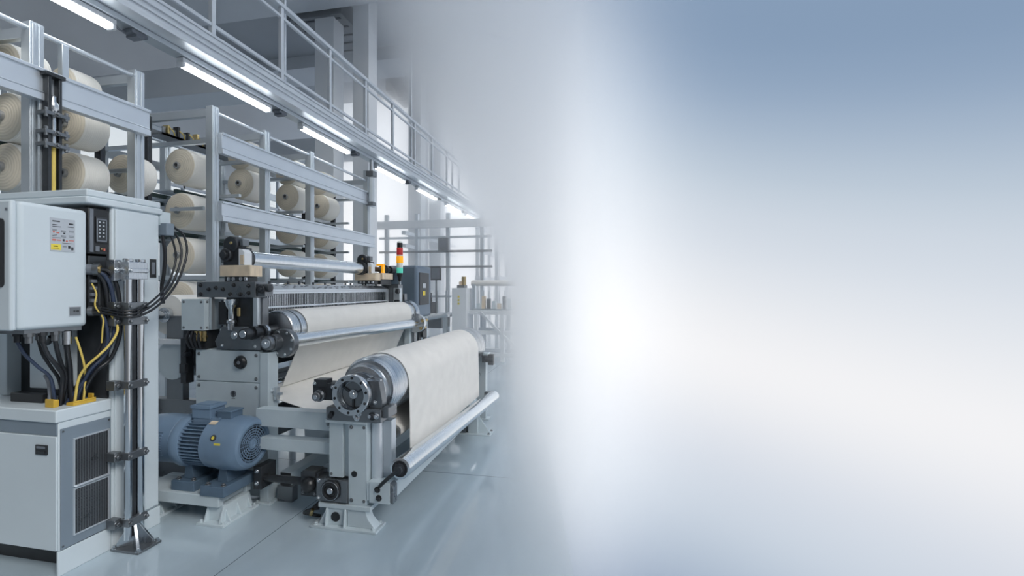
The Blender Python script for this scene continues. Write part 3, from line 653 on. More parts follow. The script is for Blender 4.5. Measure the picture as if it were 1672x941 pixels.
mb = MB(); mb.use(M['steel']); mb.lathe((cx,5.12,cz),(0,1,0),[(0,.08),(.02,.155),(.05,.165),(.10,.165),(.12,.12),(.13,.05),(.2,.04)],32); mb.done('end_flange', None, br, sharp=25)
# front roller with disc hubs
a, b = (-2.245,2.90,1.115), (-2.225,5.16,1.075)
fr = MB().use(M['roller']).cyl(a, b, .055, 32).done('front_roller', None, t)
mb = MB(); mb.use(M['frame']); mb.lathe((a[0],2.84,a[2]-.01),(0,1,0),[(0,.03),(0,.098),(.006,.103),(.05,.103),(.056,.098),(.056,.05)],36)
for i in range(8):
    an = 2*PI*i/8+.3; mb.use(M['steel']); mb.bolt((a[0]+.083*math.cos(an),2.84,a[2]-.01+.083*math.sin(an)),(0,-1,0),.008,.006)
mb.use(M['steel']); mb.lathe((a[0],2.88,a[2]),(0,1,0),[(0,.085),(.04,.078),(.05,.06)],30)
mb.use(M['frame']); mb.lathe((-2.29,2.74,1.115),(0,1,0),[(0,.02),(0,.044),(.015,.050),(.03,.050),(.03,.040),(.05,.040),(.05,.055),(.07,.055),(.10,.06)],26)
mb.use(M['steel']); mb.lathe((-2.29,2.735,1.115),(0,1,0),[(0,.012),(0,.032),(.01,.036)],20); mb.bolt((-2.29,2.735,1.115),(0,-1,0),.012,.01)
mb.done('hub_disc', None, fr, .001, sharp=25)
mb = MB(); mb.use(M['frame']); mb.prism([(-2.41,2.775,1.10),(-2.27,2.775,1.06),(-2.24,2.775,1.08),(-2.24,2.775,1.15),(-2.41,2.775,1.175)],(0,.05,0)); mb.use(M['steel']); mb.bolt((-2.37,2.775,1.14),(0,-1,0),.012,.01); mb.use(M['black_metal']); mb.box(-2.37,-2.30,2.79,2.86,.98,1.1)
mb.done('pivot_arm', None, fr, .004)
mb = MB(); mb.use(M['steel']); mb.lathe((b[0],5.14,b[2]),(0,1,0),[(0,.05),(0,.115),(.05,.115),(.05,.06),(.09,.06),(.09,.09),(.13,.09),(.13,.03)],30); mb.use(M['brass']); mb.cyl((b[0]+.07,5.13,b[2]-.06),(b[0]+.07,5.28,b[2]-.06),.018,10); mb.cyl((b[0]+.09,5.13,b[2]+.03),(b[0]+.09,5.28,b[2]+.03),.018,10)
mb.use(M['frame']); mb.box(-2.42,-2.25,5.16,5.22,.82,1.06); mb.done('hub_disc', None, fr, .001, sharp=25)
# guide roller under the cloth
mb = MB(); mb.cyl((-2.47,2.87,.765),(-2.47,5.12,.765),.035,20); mb.done('guide_roller', M['steel'], t)
mb = MB(); mb.use(M['black_metal']); mb.box(-2.345,-2.30,2.78,2.83,.70,.80); mb.use(M['galv']); mb.box(-2.30,-2.22,2.80,2.82,.745,.765); mb.bolt((-2.285,2.795,.775),(0,-1,0),.012,.012); mb.box(-2.27,-2.25,2.795,2.83,.71,.80); mb.done('cloth_catch', None, t, .002)
# reed / heddle box
y0, y1 = 2.97, 4.97
mb = MB(); mb.use(M['black_metal']); mb.box(-2.66,-2.53,y0,y1,1.27,1.475); mb.use(M['alu']); mb.box(-2.535,-2.515,y0,y1,1.455,1.475); mb.box(-2.535,-2.505,y0,y1,1.345,1.358); mb.box(-2.535,-2.515,y0,y1,1.275,1.285); mb.box(-2.54,-2.50,y0-.02,y0+.015,1.25,1.48); mb.box(-2.54,-2.50,y1-.015,y1+.02,1.25,1.48)
mb.use(M['steel'])
n = 96
for i in range(n):
    y = y0+.02+(y1-y0-.04)*i/(n-1); mb.box(-2.532,-2.520,y-.0032,y+.0032,1.287,1.456)
reed = mb.done('reed', None, t, label='dark reed with a row of bright wires')
mb = MB(); mb.use(M['alu']); mb.prism([(-2.50,y0-.03,1.476),(-2.50,y0-.03,1.488),(-2.60,y0-.03,1.53),(-2.68,y0-.03,1.53),(-2.68,y0-.03,1.476)],(0,y1-y0+.05,0))
mb.use(M['frame'])
for i in range(46):
    y = y0+.05+(y1-y0-.1)*i/45+random.uniform(-.012,.012); x = random.uniform(-2.59,-2.52); z = 1.488+(-2.50-x)*.42; s = random.uniform(.006,.018)
    mb.box(x-.012,x+.008,y-s,y+s,z-.003,z+.004)
    if i % 4 == 0: mb.use(M['black_metal']); mb.box(x-.06,x-.05,y-.01,y+.01,1.53,1.545+random.random()*.015); mb.use(M['frame'])
mb.done('reed_cap', None, reed, .001)
# top tension roller with bearings and pale blocks
mb = MB(); mb.use(M['roller']); mb.lathe((-2.60,2.90,1.715),(0,1,0),[(0,.02),(0,.062),(1.62,.062),(1.62,.02)],32); tr = mb.done('tension_roller', None, t)
mb = MB(); mb.use(M['black_metal']); mb.lathe((-2.60,2.87,1.715),(0,1,0),[(0,.03),(0,.072),(.05,.072),(.05,.05)],28); mb.lathe((-2.60,4.50,1.715),(0,1,0),[(0,.05),(0,.072),(.05,.072),(.05,.03)],28); mb.done('collar', None, tr)
def bearing(y, s):
    mb = MB(); mb.use(M['black_metal']); mb.box(-2.67,-2.51,y+.01,y+.10,1.66,1.79); mb.lathe((-2.605,y,1.81),(0,1,0),[(0,.02),(0,.056),(.008,.06),(.09,.06),(.09,.02)],28)
    mb.lathe((-2.63,y-.02,1.735),(0,1,0),[(0,.02),(0,.042),(.01,.047),(.04,.047)],24); mb.lathe((-2.63,y-.04,1.735),(0,1,0),[(0,.008),(0,.026),(.03,.03)],20)
    mb.use(M['frame']); mb.box(-2.54,-2.515,y+.02,y+.08,1.80,1.85); mb.box(-2.70,-2.66,y+.02,y+.08,1.68,1.74)
    mb.use(M['brass']); mb.lathe((-2.595,y-.004,1.82),(0,1,0),[(0,.001),(0,.012),(.006,.012)],10); mb.use(M['white']); mb.prism([(-2.535,y+.002,1.66),(-2.485,y+.002,1.66),(-2.485,y+.002,1.75),(-2.505,y+.002,1.775),(-2.535,y+.002,1.78)],(0,.07,0)); mb.use(M['wood']); mb.box(-2.522,-2.490,y-.003,y+.003,1.665,1.735)
    o = mb.done('bearing', None, t, .003, sharp=25)
    mb = MB(); mb.use(M['wood']); mb.box(-2.69,-2.44,y,y+.12,1.582,1.662); mb.use(M['black_metal']); mb.box(-2.66,-2.47,y+.01,y+.11,1.545,1.582)
    mb.use(M['steel'])
    for x in (-2.62,-2.58,-2.52,-2.48): mb.lathe((x,y+.008,1.55),(0,0,1),[(0,.012),(.028,.012)],8)
    return mb.done('bearing_block', None, o, .004, label='pale tan block under the bearing')
bearing(2.765, 1); bearing(4.56, 1)
mb = MB(); mb.use(M['wood']); mb.box(-2.64,-2.44,4.72,4.98,1.60,1.67); mb.use(M['amber']); mb.box(-2.50,-2.47,4.80,4.84,1.67,1.77); mb.box(-2.56,-2.47,4.80,4.84,1.755,1.775); mb.use(M['black_metal']); mb.cyl((-2.55,4.68,1.715),(-2.55,5.25,1.715),.028,14); mb.lathe((-2.55,4.9,1.715),(0,1,0),[(0,.045),(.06,.045),(.06,.06),(.10,.06)],20); mb.box(-2.62,-2.46,4.72,4.98,1.54,1.60); mb.lathe((-2.55,5.1,1.715),(0,1,0),[(0,.05),(.09,.05)],18)
mb.done('drive_coupling', None, t, .003)
mb = MB(); mb.use(M['frame']); mb.box(-2.60,-2.38,5.0,5.12,1.22,1.54); mb.use(M['galv']); mb.box(-2.44,-2.36,4.99,5.05,1.25,1.50); mb.use(M['black_metal']); mb.cyl((-2.40,4.98,1.46),(-2.36,4.98,1.46),.03,14); mb.box(-2.42,-2.36,4.97,5.0,1.30,1.36)
mb.done('end_block', None, t, .004)
# cross rails between the two side frames
for z in (.25, .68): B(-2.84,-2.70,2.865,5.12,z,z+.1).done('cross_rail', M['frame'], t, .004)
B(-2.66,-2.6,2.865,5.12,1.1,1.27).done('cross_rail', M['frame'], t, .004)
for x, z in ((-2.62,.5),(-2.75,.9)): C((x,2.865,z),(x,5.12,z),.05,18).done('cross_shaft', M['black_metal'], t)

# cloth on the loom: over the breast roller, down and inwards to the guide roller
R = .143+.0035
prof = [(-2.535,1.325),(-2.45,1.328)] + [(cx+R*math.cos(a_), cz+R*math.sin(a_)) for a_ in [math.radians(q) for q in range(96,-41,-8)]]
prof += [(-2.30,1.06),(-2.36,.93),(-2.42,.80),(-2.433,.765),(-2.445,.738),(-2.47,.725)]
mb = MB().use(M['cloth']); mb.strip(prof, 3.10, 5.03, .004, 10)
tag(mb.done('woven_cloth', None, loc=(-2.37,3.1,1.33)), 'cream cloth web over the loom breast roller, hanging down behind the thin front roller', 'cloth')

# ------------------------------------------------------------------ signal tower
t = thing('signal_tower', (-2.41, 5.10, 1.05), 'red, amber and green signal tower on a thin pole at the loom far end', 'signal tower')
x, y = -2.41, 5.10
C((x,y,1.05),(x,y,1.60),.014,14).done('pole', M['steel'], t)
mb = MB(); mb.lathe((x,y,1.05),(0,0,1),[(0,.03),(.03,.03),(.05,.02)],16); mb.done('base', M['frame'], t)
def seg(nm, z0, z1, m, r=.038): return MB().use(M[m]).lathe((x,y,z0),(0,0,1),[(0,r*.96),(.004,r),(z1-z0-.004,r),(z1-z0,r*.96)],24).done(nm, None, t)
MB().use(M['black']).lathe((x,y,1.58),(0,0,1),[(0,.018),(.05,.022),(.07,.034),(.10,.036)],20).done('socket', None, t)
seg('green_lamp',1.68,1.745,'green'); seg('clear_lamp',1.745,1.80,'clear'); seg('amber_lamp',1.80,1.885,'amber',.042); seg('clear_ring',1.885,1.90,'clear'); seg('red_lamp',1.90,1.985,'red'); seg('cap',1.985,2.045,'black',.034)
MB().use(M['clear']).lathe((x,y,2.045),(0,0,1),[(0,.034),(.015,.03),(.025,.012)],20).done('top_dome', None, t)

# ------------------------------------------------------------------ blue drive housing behind the loom far end
t = thing('drive_housing', (-2.5, 5.65, 0), 'blue grey drive housing on a pedestal beyond the loom, behind the signal tower', 'drive housing')
mb = B(-2.74,-2.33,5.42,5.92,1.12,1.79); mb.done('housing', M['dobby'], t, .035, seg=3)
mb = MB(); mb.use(M['black_metal']); mb.box(-2.332,-2.322,5.50,5.82,1.28,1.70); mb.use(M['yellowink']); mb.box(-2.323,-2.318,5.6,5.68,1.40,1.46); mb.use(M['plate']); mb.box(-2.323,-2.318,5.6,5.7,1.5,1.56); mb.done('side_plate', None, t, .003)
mb = MB(); mb.use(M['black_metal']); mb.box(-2.68,-2.56,5.36,5.42,1.45,1.55); mb.cyl((-2.70,5.22,1.66),(-2.70,5.42,1.66),.03,14); mb.box(-2.72,-2.64,5.34,5.42,1.6,1.74); mb.done('clutch', None, t, .004)
mb = B(-2.70,-2.36,5.46,5.86,.02,1.12); mb.box(-2.76,-2.30,5.42,5.9,0,.02); mb.done('pedestal', M['loom_grey'], t, .006)
mb = MB(); mb.use(M['black_metal']); mb.box(-2.36,-2.33,5.5,5.56,.5,1.12); mb.cyl((-2.34,5.6,.9),(-2.30,5.6,.9),.05,16); mb.box(-2.36,-2.33,5.7,5.76,.5,1.1); mb.done('bracket', None, t, .002)

# ------------------------------------------------------------------ electric motor on its bench
t = thing('motor_bench', (-2.6, 2.56, 0), 'steel bench with splayed foot under the blue motor', 'bench')
mb = B(-3.02,-2.375,2.43,2.47,.115,.185); mb.box(-3.02,-2.375,2.66,2.70,.115,.185); mb.box(-3.02,-2.39,2.47,2.66,.165,.183)
for x in (-2.98,-2.70,-2.42): mb.box(x-.02,x+.02,2.47,2.66,.12,.165)
mb.done('bench_frame', M['loom_grey'], t, .003)
for fx in (-2.42,-2.93):
    mb = B(fx-.10,fx+.10,2.41,2.71,0,.016); mb.bolt((fx-.08,2.43,.016),(0,0,1),.009,.012); mb.bolt((fx+.08,2.43,.016),(0,0,1),.009,.012); mb.bolt((fx+.08,2.69,.016),(0,0,1),.009,.012)
    mb.box(fx-.05,fx+.05,2.46,2.68,.016,.115)
    for xx in (fx-.062,fx+.05):
        mb.prism([(xx,2.46,.115),(xx,2.425,.016),(xx,2.70,.016),(xx,2.67,.115)],(.012,0,0))
    for yy in (2.47,2.56,2.65): mb.prism([(fx+.05,yy,.115),(fx+.095,yy,.016),(fx+.05,yy,.016)],(0,.010,0)); mb.prism([(fx-.05,yy,.115),(fx-.095,yy,.016),(fx-.05,yy,.016)],(0,.010,0))
    mb.done('foot', M['loom_grey'], t, .002)
t = thing('electric_motor', (-2.56, 2.575, .185), 'blue finned electric motor with fan cowl, on a low bench before the loom', 'motor')
my, mz = 2.575, .482
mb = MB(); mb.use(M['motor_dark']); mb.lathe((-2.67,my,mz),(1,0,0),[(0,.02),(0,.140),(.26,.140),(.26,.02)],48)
mb.use(M['motor'])
for i in range(44):
    an = 2*PI*i/44
    if abs(math.sin(an)+1) < .1: continue
    c_, s_ = math.cos(an), math.sin(an); n_ = Vector((0,-s_,c_))*.0032
    p0 = Vector((0,my+c_*.137,mz+s_*.137)); p1 = Vector((0,my+c_*.163,mz+s_*.163))
    mb.prism([Vector((-2.665,0,0))+p0-n_, Vector((-2.665,0,0))+p1-n_*.6, Vector((-2.665,0,0))+p1+n_*.6, Vector((-2.665,0,0))+p0+n_], (.245,0,0))
mb.box(-2.64,-2.44,my-.07,my+.07,mz+.125,mz+.172)
mb.done('finned_body', None, t)
mb = MB(); mb.use(M['motor']); mb.lathe((-2.44,my,mz),(1,0,0),[(0,.13),(0,.168),(.004,.172),(.12,.172),(.165,.166),(.192,.150),(.200,.135),(.200,.122),(.190,.118),(.175,.117),(.175,.001)],52)
cw = mb.done('fan_cowl', None, t, sharp=25)
mb = MB(); mb.use(M['black']); mb.lathe((-2.262,my,mz),(1,0,0),[(0,.12),(.002,.12)],36); mb.use(M['motor'])
for r_ in (.030,.046,.062,.078,.094,.110): mb.lathe((-2.249,my,mz),(1,0,0),[(-.002,r_-.0028),(-.002,r_+.0028),(.002,r_+.0028),(.002,r_-.0028)],36,True)
for i in range(20):
    an = 2*PI*i/20; mb.bar((-2.249,my+.03*math.cos(an),mz+.03*math.sin(an)),(-2.249,my+.12*math.cos(an),mz+.12*math.sin(an)),.0035,.003)
mb.lathe((-2.252,my,mz),(1,0,0),[(0,.03),(.008,.028),(.008,.018),(.004,.016),(.004,.001)],20)
mb.done('grille', None, cw, sharp=25)
mb = MB(); mb.use(M['yellowink']); mb.box(-2.385,-2.34,my-.169,my-.1665,mz+.035,mz+.048); mb.use(M['ink']); mb.lathe((-2.40,my-.155,mz+.075),(0,-.9,.43),[(0,.02),(.004,.02)],16); mb.use(M['yellowink']); mb.lathe((-2.40,my-.159,mz+.077),(0,-.9,.43),[(0,.010),(.002,.010)],12)
mb.done('sticker', None, cw)
mb = MB(); mb.use(M['motor']); mb.lathe((-2.74,my,mz),(1,0,0),[(0,.155),(.004,.168),(.018,.174),(.06,.174),(.074,.168),(.08,.15)],52); mb.done('flange', None, t, sharp=25)
mb = MB(); mb.use(M['motor']); mb.lathe((-3.02,my,mz),(1,0,0),[(0,.05),(0,.12),(.02,.15),(.10,.158),(.27,.158),(.285,.14)],48)
for i in range(10):
    an = math.radians(150+6*i); mb.box(-2.95,-2.80,my+.158*math.cos(an)-.004,my+.158*math.cos(an)+.004,mz+.158*math.sin(an)-.003,mz+.158*math.sin(an)+.003)
mb.done('gear_housing', None, t, sharp=25)
mb = MB(); mb.use(M['motor']); mb.box(-2.645,-2.505,my-.075,my+.045,mz+.165,mz+.235); mb.box(-2.652,-2.498,my-.082,my+.052,mz+.228,mz+.250); mb.box(-2.63,-2.52,my-.06,my+.03,mz+.25,mz+.255); mb.done('terminal_box', None, t, .006)
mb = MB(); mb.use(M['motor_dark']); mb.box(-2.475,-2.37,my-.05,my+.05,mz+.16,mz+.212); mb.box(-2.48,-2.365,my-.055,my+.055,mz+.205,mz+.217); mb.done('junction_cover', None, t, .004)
mb = MB(); mb.use(M['motor']); mb.lathe((-2.505,my,mz),(1,0,0),[(0,.14),(0,.166),(.065,.166),(.065,.14)],48); mb.use(M['wood']);
c_, s_ = math.cos(math.radians(118)), math.sin(math.radians(118)); p = Vector((-2.47,my+c_*.167,mz+s_*.167)); e = Vector((0,-s_,c_))
mb.prism([p+Vector((-.025,0,0))-e*.02,p+Vector((.025,0,0))-e*.02,p+Vector((.025,0,0))+e*.02,p+Vector((-.025,0,0))+e*.02],(0,c_*.002,s_*.002)); mb.done('name_band', None, t, label='blue band with a pale name plate')
for x0, x1, yf in ((-2.76,-2.585,2.455),(-2.50,-2.325,2.42)):
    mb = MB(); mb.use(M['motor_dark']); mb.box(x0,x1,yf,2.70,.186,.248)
    mb.prism([(x0+.05,2.50,.248),(x0+.13,2.50,.248),(x0+.11,2.50,.36),(x0+.07,2.50,.36)],(0,.15,0)); mb.use(M['frame']); mb.bolt((x0+.03,yf+.03,.248),(0,0,1),.012,.012); mb.bolt((x1-.03,yf+.03,.248),(0,0,1),.012,.012)
    mb.done('foot', None, t, .004)
# ------------------------------------------------------------------ take-up stand
t = thing('take_up_stand', (-1.5, 3.7, 0), 'take-up stand with steel drum and pedestals, standing free in front of the loom', 'take-up stand')
TX, TZ = -1.50, .85
# near pedestal
mb = MB(); mb.box(-1.80,-1.35,2.53,2.66,0,.016)
for x in (-1.77,-1.38): mb.bolt((x,2.55,.016),(0,0,1),.011,.012); mb.bolt((x,2.64,.016),(0,0,1),.011,.012)
mb.prism([(-1.70,2.56,.125),(-1.76,2.56,.016),(-1.58,2.56,.016),(-1.58,2.56,.125)],(0,.07,0))
mb.prism([(-1.56,2.56,.125),(-1.56,2.56,.016),(-1.37,2.56,.016),(-1.42,2.56,.07),(-1.44,2.56,.125)],(0,.07,0))
mb.prism([(-1.575,2.545,.125),(-1.575,2.53,.016),(-1.575,2.66,.016),(-1.575,2.65,.125)],(.012,0,0)); mb.prism([(-1.70,2.545,.125),(-1.70,2.53,.016),(-1.70,2.66,.016),(-1.70,2.65,.125)],(.010,0,0))
mb.box(-1.755,-1.40,2.55,2.67,.125,.152)
mb.done('pedestal_foot', M['loom_grey'], t, .003)
mb = MB(); mb.lathe((-1.64,2.556,.07),(0,1,0),[(0,.03),(.004,.03)],20); mb.done('foot_hole_cover', M['black'], t)
mb = MB(); mb.use(M['loom_grey']); mb.box(-1.695,-1.60,2.575,2.66,.31,.665); mb.box(-1.60,-1.555,2.60,2.66,.31,.66); mb.use(M['frame']); mb.bolt((-1.68,2.575,.33),(0,-1,0),.007,.005); mb.done('left_column', None, t, .003)
mb = MB(); mb.use(M['loom_grey']); mb.box(-1.555,-1.432,2.565,2.66,.152,.655); mb.use(M['black']); mb.lathe((-1.515,2.565,.345),(0,-1,0),[(0,.020),(.003,.020),(.006,.012)],20); mb.use(M['frame'])
for z in (.18,.635): mb.bolt((-1.535,2.565,z),(0,-1,0),.009,.006); mb.bolt((-1.45,2.565,z),(0,-1,0),.007,.005)
mb.done('front_column', None, t, .003)
mb = MB(); mb.use(M['alu']); mb.cyl((-1.40,2.64,.15),(-1.40,2.64,.655),.036,20); mb.done('lift_cylinder', None, t)
mb = MB(); mb.use(M['galv']); mb.box(-1.375,-1.315,2.665,2.73,.30,.66); mb.use(M['black_metal']); mb.box(-1.44,-1.375,2.70,2.72,.30,.64); mb.done('rear_column', None, t, .003)
B(-1.71,-1.425,2.555,2.67,.655,.675).done('head_plate', M['loom_grey'], t, .003)
mb = MB(); mb.use(M['frame']); mb.box(-1.70,-1.33,2.55,2.69,.675,.755); mb.box(-1.33,-1.29,2.57,2.69,.70,.765)
for x, z in ((-1.66,.715),(-1.67,.70),(-1.50,.71),(-1.475,.725),(-1.49,.695),(-1.40,.715),(-1.36,.715)): mb.use(M['black_metal'] if x < -1.6 else M['steel']); mb.bolt((x,2.55,z),(0,-1,0),.013,.012)
mb.use(M['black_metal']); mb.lathe((-1.385,2.55,.715),(0,-1,0),[(0,.026),(.006,.026),(.006,.014),(.012,.014)],18)
mb.done('crosshead', None, t, .004)
# bearing saddle and side motor
mb = MB(); mb.use(M['frame']); mb.prism([(-1.42,2.58,.755),(-1.34,2.58,.755),(-1.335,2.58,.80),(-1.36,2.58,.93),(-1.40,2.58,.95),(-1.44,2.58,.93)],(0,.06,0)); mb.use(M['steel']); mb.bolt((-1.385,2.58,.79),(0,-1,0),.010,.010); mb.box(-1.43,-1.34,2.565,2.585,.925,.94); mb.prism([(-1.64,2.6,.755),(-1.36,2.6,.755),(-1.40,2.6,.85),(-1.62,2.6,.85)],(0,.06,0))
mb.done('bearing_saddle', None, t, .003)
mb = MB(); mb.use(M['black_metal']); mb.box(-1.80,-1.64,2.56,2.66,.795,.90); mb.box(-1.785,-1.70,2.55,2.62,.88,.925); mb.use(M['frame']); mb.lathe((-1.745,2.56,.825),(0,-1,0),[(0,.038),(.02,.038),(.024,.03),(.05,.028),(.055,.015)],24); mb.use(M['steel']); mb.lathe((-1.745,2.505,.825),(0,-1,0),[(0,.014),(.006,.014)],12); mb.bolt((-1.66,2.56,.88),(0,-1,0),.010,.01); mb.bolt((-1.78,2.55,.90),(0,-1,0),.008,.008)
mb.done('brake_unit', None, t, .004)
# drum
mb = MB(); mb.use(M['drum']); mb.lathe((TX,2.60,TZ),(0,1,0),[(0,.05),(0,.115),(.03,.118),(.035,.150),(.085,.153),(.09,.165),(.10,.165),(.10,.180),(.13,.196),(.14,.200),(.28,.200),(.28,.196),(.29,.196),(.29,.200),(2.33,.200),(2.34,.196),(2.37,.16),(2.37,.06),(2.55,.06)],64)
dr = mb.done('drum', None, t, sharp=22)
mb = MB(); mb.use(M['steel']); mb.lathe((TX-.005,2.50,TZ-.003),(0,1,0),[(.048,.001),(.048,.078),(.012,.086),(0,.090),(0,.120),(.004,.124),(.035,.124),(.04,.118),(.04,.108),(.10,.108)],48)
for i in range(10): an = 2*PI*i/10+.2; mb.use(M['black']); mb.bolt((TX-.005+.106*math.cos(an),2.50,TZ-.003+.106*math.sin(an)),(0,-1,0),.006,.004)
mb.use(M['frame']); mb.lathe((TX-.005,2.5435,TZ-.003),(0,1,0),[(0,.001),(0,.074),(.004,.076)],40)
mb.use(M['black_metal'])
for i in range(3): an = 2*PI*i/3+.5; mb.bar((TX-.005+.03*math.cos(an),2.54,TZ-.003+.03*math.sin(an)),(TX-.005+.078*math.cos(an),2.54,TZ-.003+.078*math.sin(an)),.012,.012)
mb.use(M['steel']); mb.lathe((TX-.005,2.515,TZ-.003),(0,1,0),[(0,.001),(0,.014),(.004,.018),(.02,.018),(.02,.028),(.03,.028)],22)
mb.done('hub_ring', None, dr, sharp=22)
# gearbox and junction at the foot of the pedestal, drive shaft back to the loom
mb = MB(); mb.use(M['frame']); mb.box(-1.775,-1.60,2.56,2.665,.16,.30); mb.box(-1.60,-1.556,2.55,2.66,.165,.30); mb.use(M['black']); mb.lathe((-1.668,2.56,.235),(0,-1,0),[(0,.066),(.012,.066),(.02,.058),(.024,.050),(.024,.040),(.012,.036),(.012,.001)],32); mb.use(M['steel']); mb.lathe((-1.668,2.548,.235),(0,-1,0),[(0,.022),(.012,.02),(.016,.01)],18); mb.lathe((-1.668,2.54,.235),(0,-1,0),[(-.002,.052),(.0,.06),(.002,.052)],28,True)
for x in (-1.76,-1.59):
    for z in (.18,.285): mb.bolt((x,2.56,z),(0,-1,0),.008,.006)
mb.done('gearbox', None, t, .005)
mb = MB(); mb.use(M['black_metal']); mb.box(-1.90,-1.775,2.58,2.68,.17,.32); mb.box(-1.88,-1.79,2.57,2.66,.30,.335); mb.use(M['black']); mb.lathe((-1.84,2.58,.245),(0,-1,0),[(0,.05),(.02,.048),(.04,.03),(.045,.012)],8); mb.use(M['frame']); mb.bolt((-1.80,2.58,.19),(0,-1,0),.009,.008); mb.bolt((-1.885,2.58,.19),(0,-1,0),.007,.006)
mb.done('coupling_box', None, t, .005)
C((-2.235,2.66,.225),(-1.88,2.64,.235),.024,16).done('drive_shaft', M['black_metal'], t)
mb = MB(); mb.use(M['black_metal']); mb.box(-2.285,-2.225,2.62,2.76,.16,.31); mb.use(M['steel']); mb.bolt((-2.26,2.62,.2),(0,-1,0),.01,.01); mb.bolt((-2.26,2.62,.28),(0,-1,0),.01,.01); mb.done('shaft_bracket', None, t, .004)
mb = MB(); mb.use(M['rubber'])
for i in range(3): mb.tube([(-1.78,2.60,.13-.02*i),(-1.82,2.58,.09),(-1.85-.02*i,2.60,.05),(-1.80,2.64,.02)],.010,8,4)
mb.use(M['brass']); mb.cyl((-1.82,2.57,.06),(-1.80,2.56,.10),.011,8); mb.done('hose', None, t)
# beams back to the loom and floor bars
for (yy, ends) in ((2.685, True), (5.0, False)):
    for z0, z1 in ((.575,.69),(.42,.50)):
        mb = MB(); mb.use(M['loom_grey']); mb.box(-2.285,-1.695 if yy<4 else -1.62,yy-.045,yy+.035,z0,z1)
        if yy < 4 and z0 > .5: mb.use(M['frame']); mb.bolt((-1.745,yy-.045,.62),(0,-1,0),.010,.008); mb.bolt((-1.725,yy-.045,.60),(0,-1,0),.010,.008)
        mb.done('tie_beam', None, t, .004)
mb = MB(); mb.use(M['loom_grey']); mb.box(-2.24,-2.15,2.82,4.95,.11,.20); mb.use(M['black']); mb.box(-2.236,-2.154,2.815,2.82,.114,.196); mb.use(M['frame']); mb.box(-2.25,-2.13,2.80,2.86,.0,.11); mb.box(-2.25,-2.13,4.85,4.9,0,.11)
mb.done('floor_bar', None, t, .004)
B(-1.86,-1.78,2.70,4.98,.10,.18).done('floor_bar', M['loom_grey'], t, .004)
# far pedestal
mb = MB(); mb.use(M['loom_grey']); mb.box(-1.66,-1.27,4.975,5.09,0,.016); mb.box(-1.62,-1.50,4.99,5.07,.016,.66); mb.box(-1.42,-1.31,4.99,5.07,.016,.66); mb.box(-1.66,-1.28,4.98,5.08,.66,.76); mb.done('far_pedestal', None, t, .004)
mb = MB(); mb.use(M['frame']); mb.box(-1.60,-1.40,4.99,5.08,.76,.92); mb.lathe((TX,4.985,TZ),(0,1,0),[(0,.06),(0,.12),(.10,.12),(.10,.05)],28); mb.box(-1.34,-1.25,4.94,5.02,.66,.74); mb.use(M['black_metal']); mb.cyl((-1.30,4.92,.70),(-1.20,4.92,.70),.03,12); mb.box(-1.26,-1.2,4.9,4.96,.64,.76); mb.done('far_bearing', None, t, .004)
# side rail carrying the bottom roller, its near bracket and far foot
B(-1.335,-1.275,2.62,4.72,.185,.285).done('side_rail', M['loom_grey'], t, .004)
mb = MB(); mb.use(M['loom_grey']); mb.box(-1.43,-1.335,2.56,2.66,.19,.30); mb.box(-1.41,-1.275,2.555,2.62,.18,.31); mb.use(M['black'])
mb.bolt((-1.355,2.555,.265),(0,-1,0),.014,.010); mb.bolt((-1.345,2.555,.215),(0,-1,0),.014,.012); mb.use(M['frame']); mb.prism([(-1.275,2.56,.19),(-1.255,2.56,.18),(-1.255,2.56,.29),(-1.275,2.56,.31)],(0,.06,0))
mb.done('roller_bracket', None, t, .003)
mb = MB(); mb.use(M['loom_grey']); mb.box(-1.52,-1.12,4.44,4.60,0,.014); mb.box(-1.36,-1.26,4.47,4.57,.014,.185); mb.prism([(-1.26,4.51,.185),(-1.14,4.51,.014),(-1.26,4.51,.014)],(0,.012,0)); mb.prism([(-1.36,4.51,.185),(-1.48,4.51,.014),(-1.36,4.51,.014)],(0,.012,0)); mb.use(M['frame']); mb.bolt((-1.14,4.46,.014),(0,0,1),.011,.012); mb.bolt((-1.14,4.58,.014),(0,0,1),.011,.012); mb.box(-1.50,-1.38,4.46,4.56,.014,.12)
mb.done('far_foot', None, t, .003)
pa, pb = Vector((-1.212,2.565,.400)), Vector((-1.185,4.86,.305))
mb = MB(); mb.use(M['roller']); ax = (pb-pa).normalized(); Ln = (pb-pa).length; mb.lathe(pa, ax, [(0,.052),(.004,.064),(Ln-.004,.064),(Ln,.058)], 40); ro = mb.done('bottom_roller', None, t, sharp=25)
mb = MB(); mb.use(M['black']); mb.lathe(pa-ax*.002, ax, [(0,.001),(0,.050),(.01,.052)], 32); mb.use(M['black_metal']); mb.lathe(pa-ax*.03, ax, [(0,.010),(0,.024),(.012,.028),(.012,.034),(.03,.036)], 24); mb.done('end_bearing', None, ro, sharp=25)
MB().use(M['black_metal']).tube([pa-ax*.02, pa+Vector((-.05,-.02,-.04)), pa+Vector((-.10,-.02,-.085)), pa+Vector((-.135,0,-.12))], .012, 10, 4).done('tension_rod', None, ro)
MB().use(M['frame']).cyl(pb-ax*.01, pb+ax*.05, .03, 16).done('roller_axle', None, ro, sharp=25)
mb = MB(); mb.use(M['frame']); mb.box(-1.29,-1.16,4.85,4.91,.26,.35); mb.box(-1.335,-1.275,4.72,4.91,.185,.27); mb.done('far_bracket', None, t, .004)
C((-1.385,2.70,.515),(-1.385,4.98,.515),.030,18).done('guide_roller', M['steel'], t)
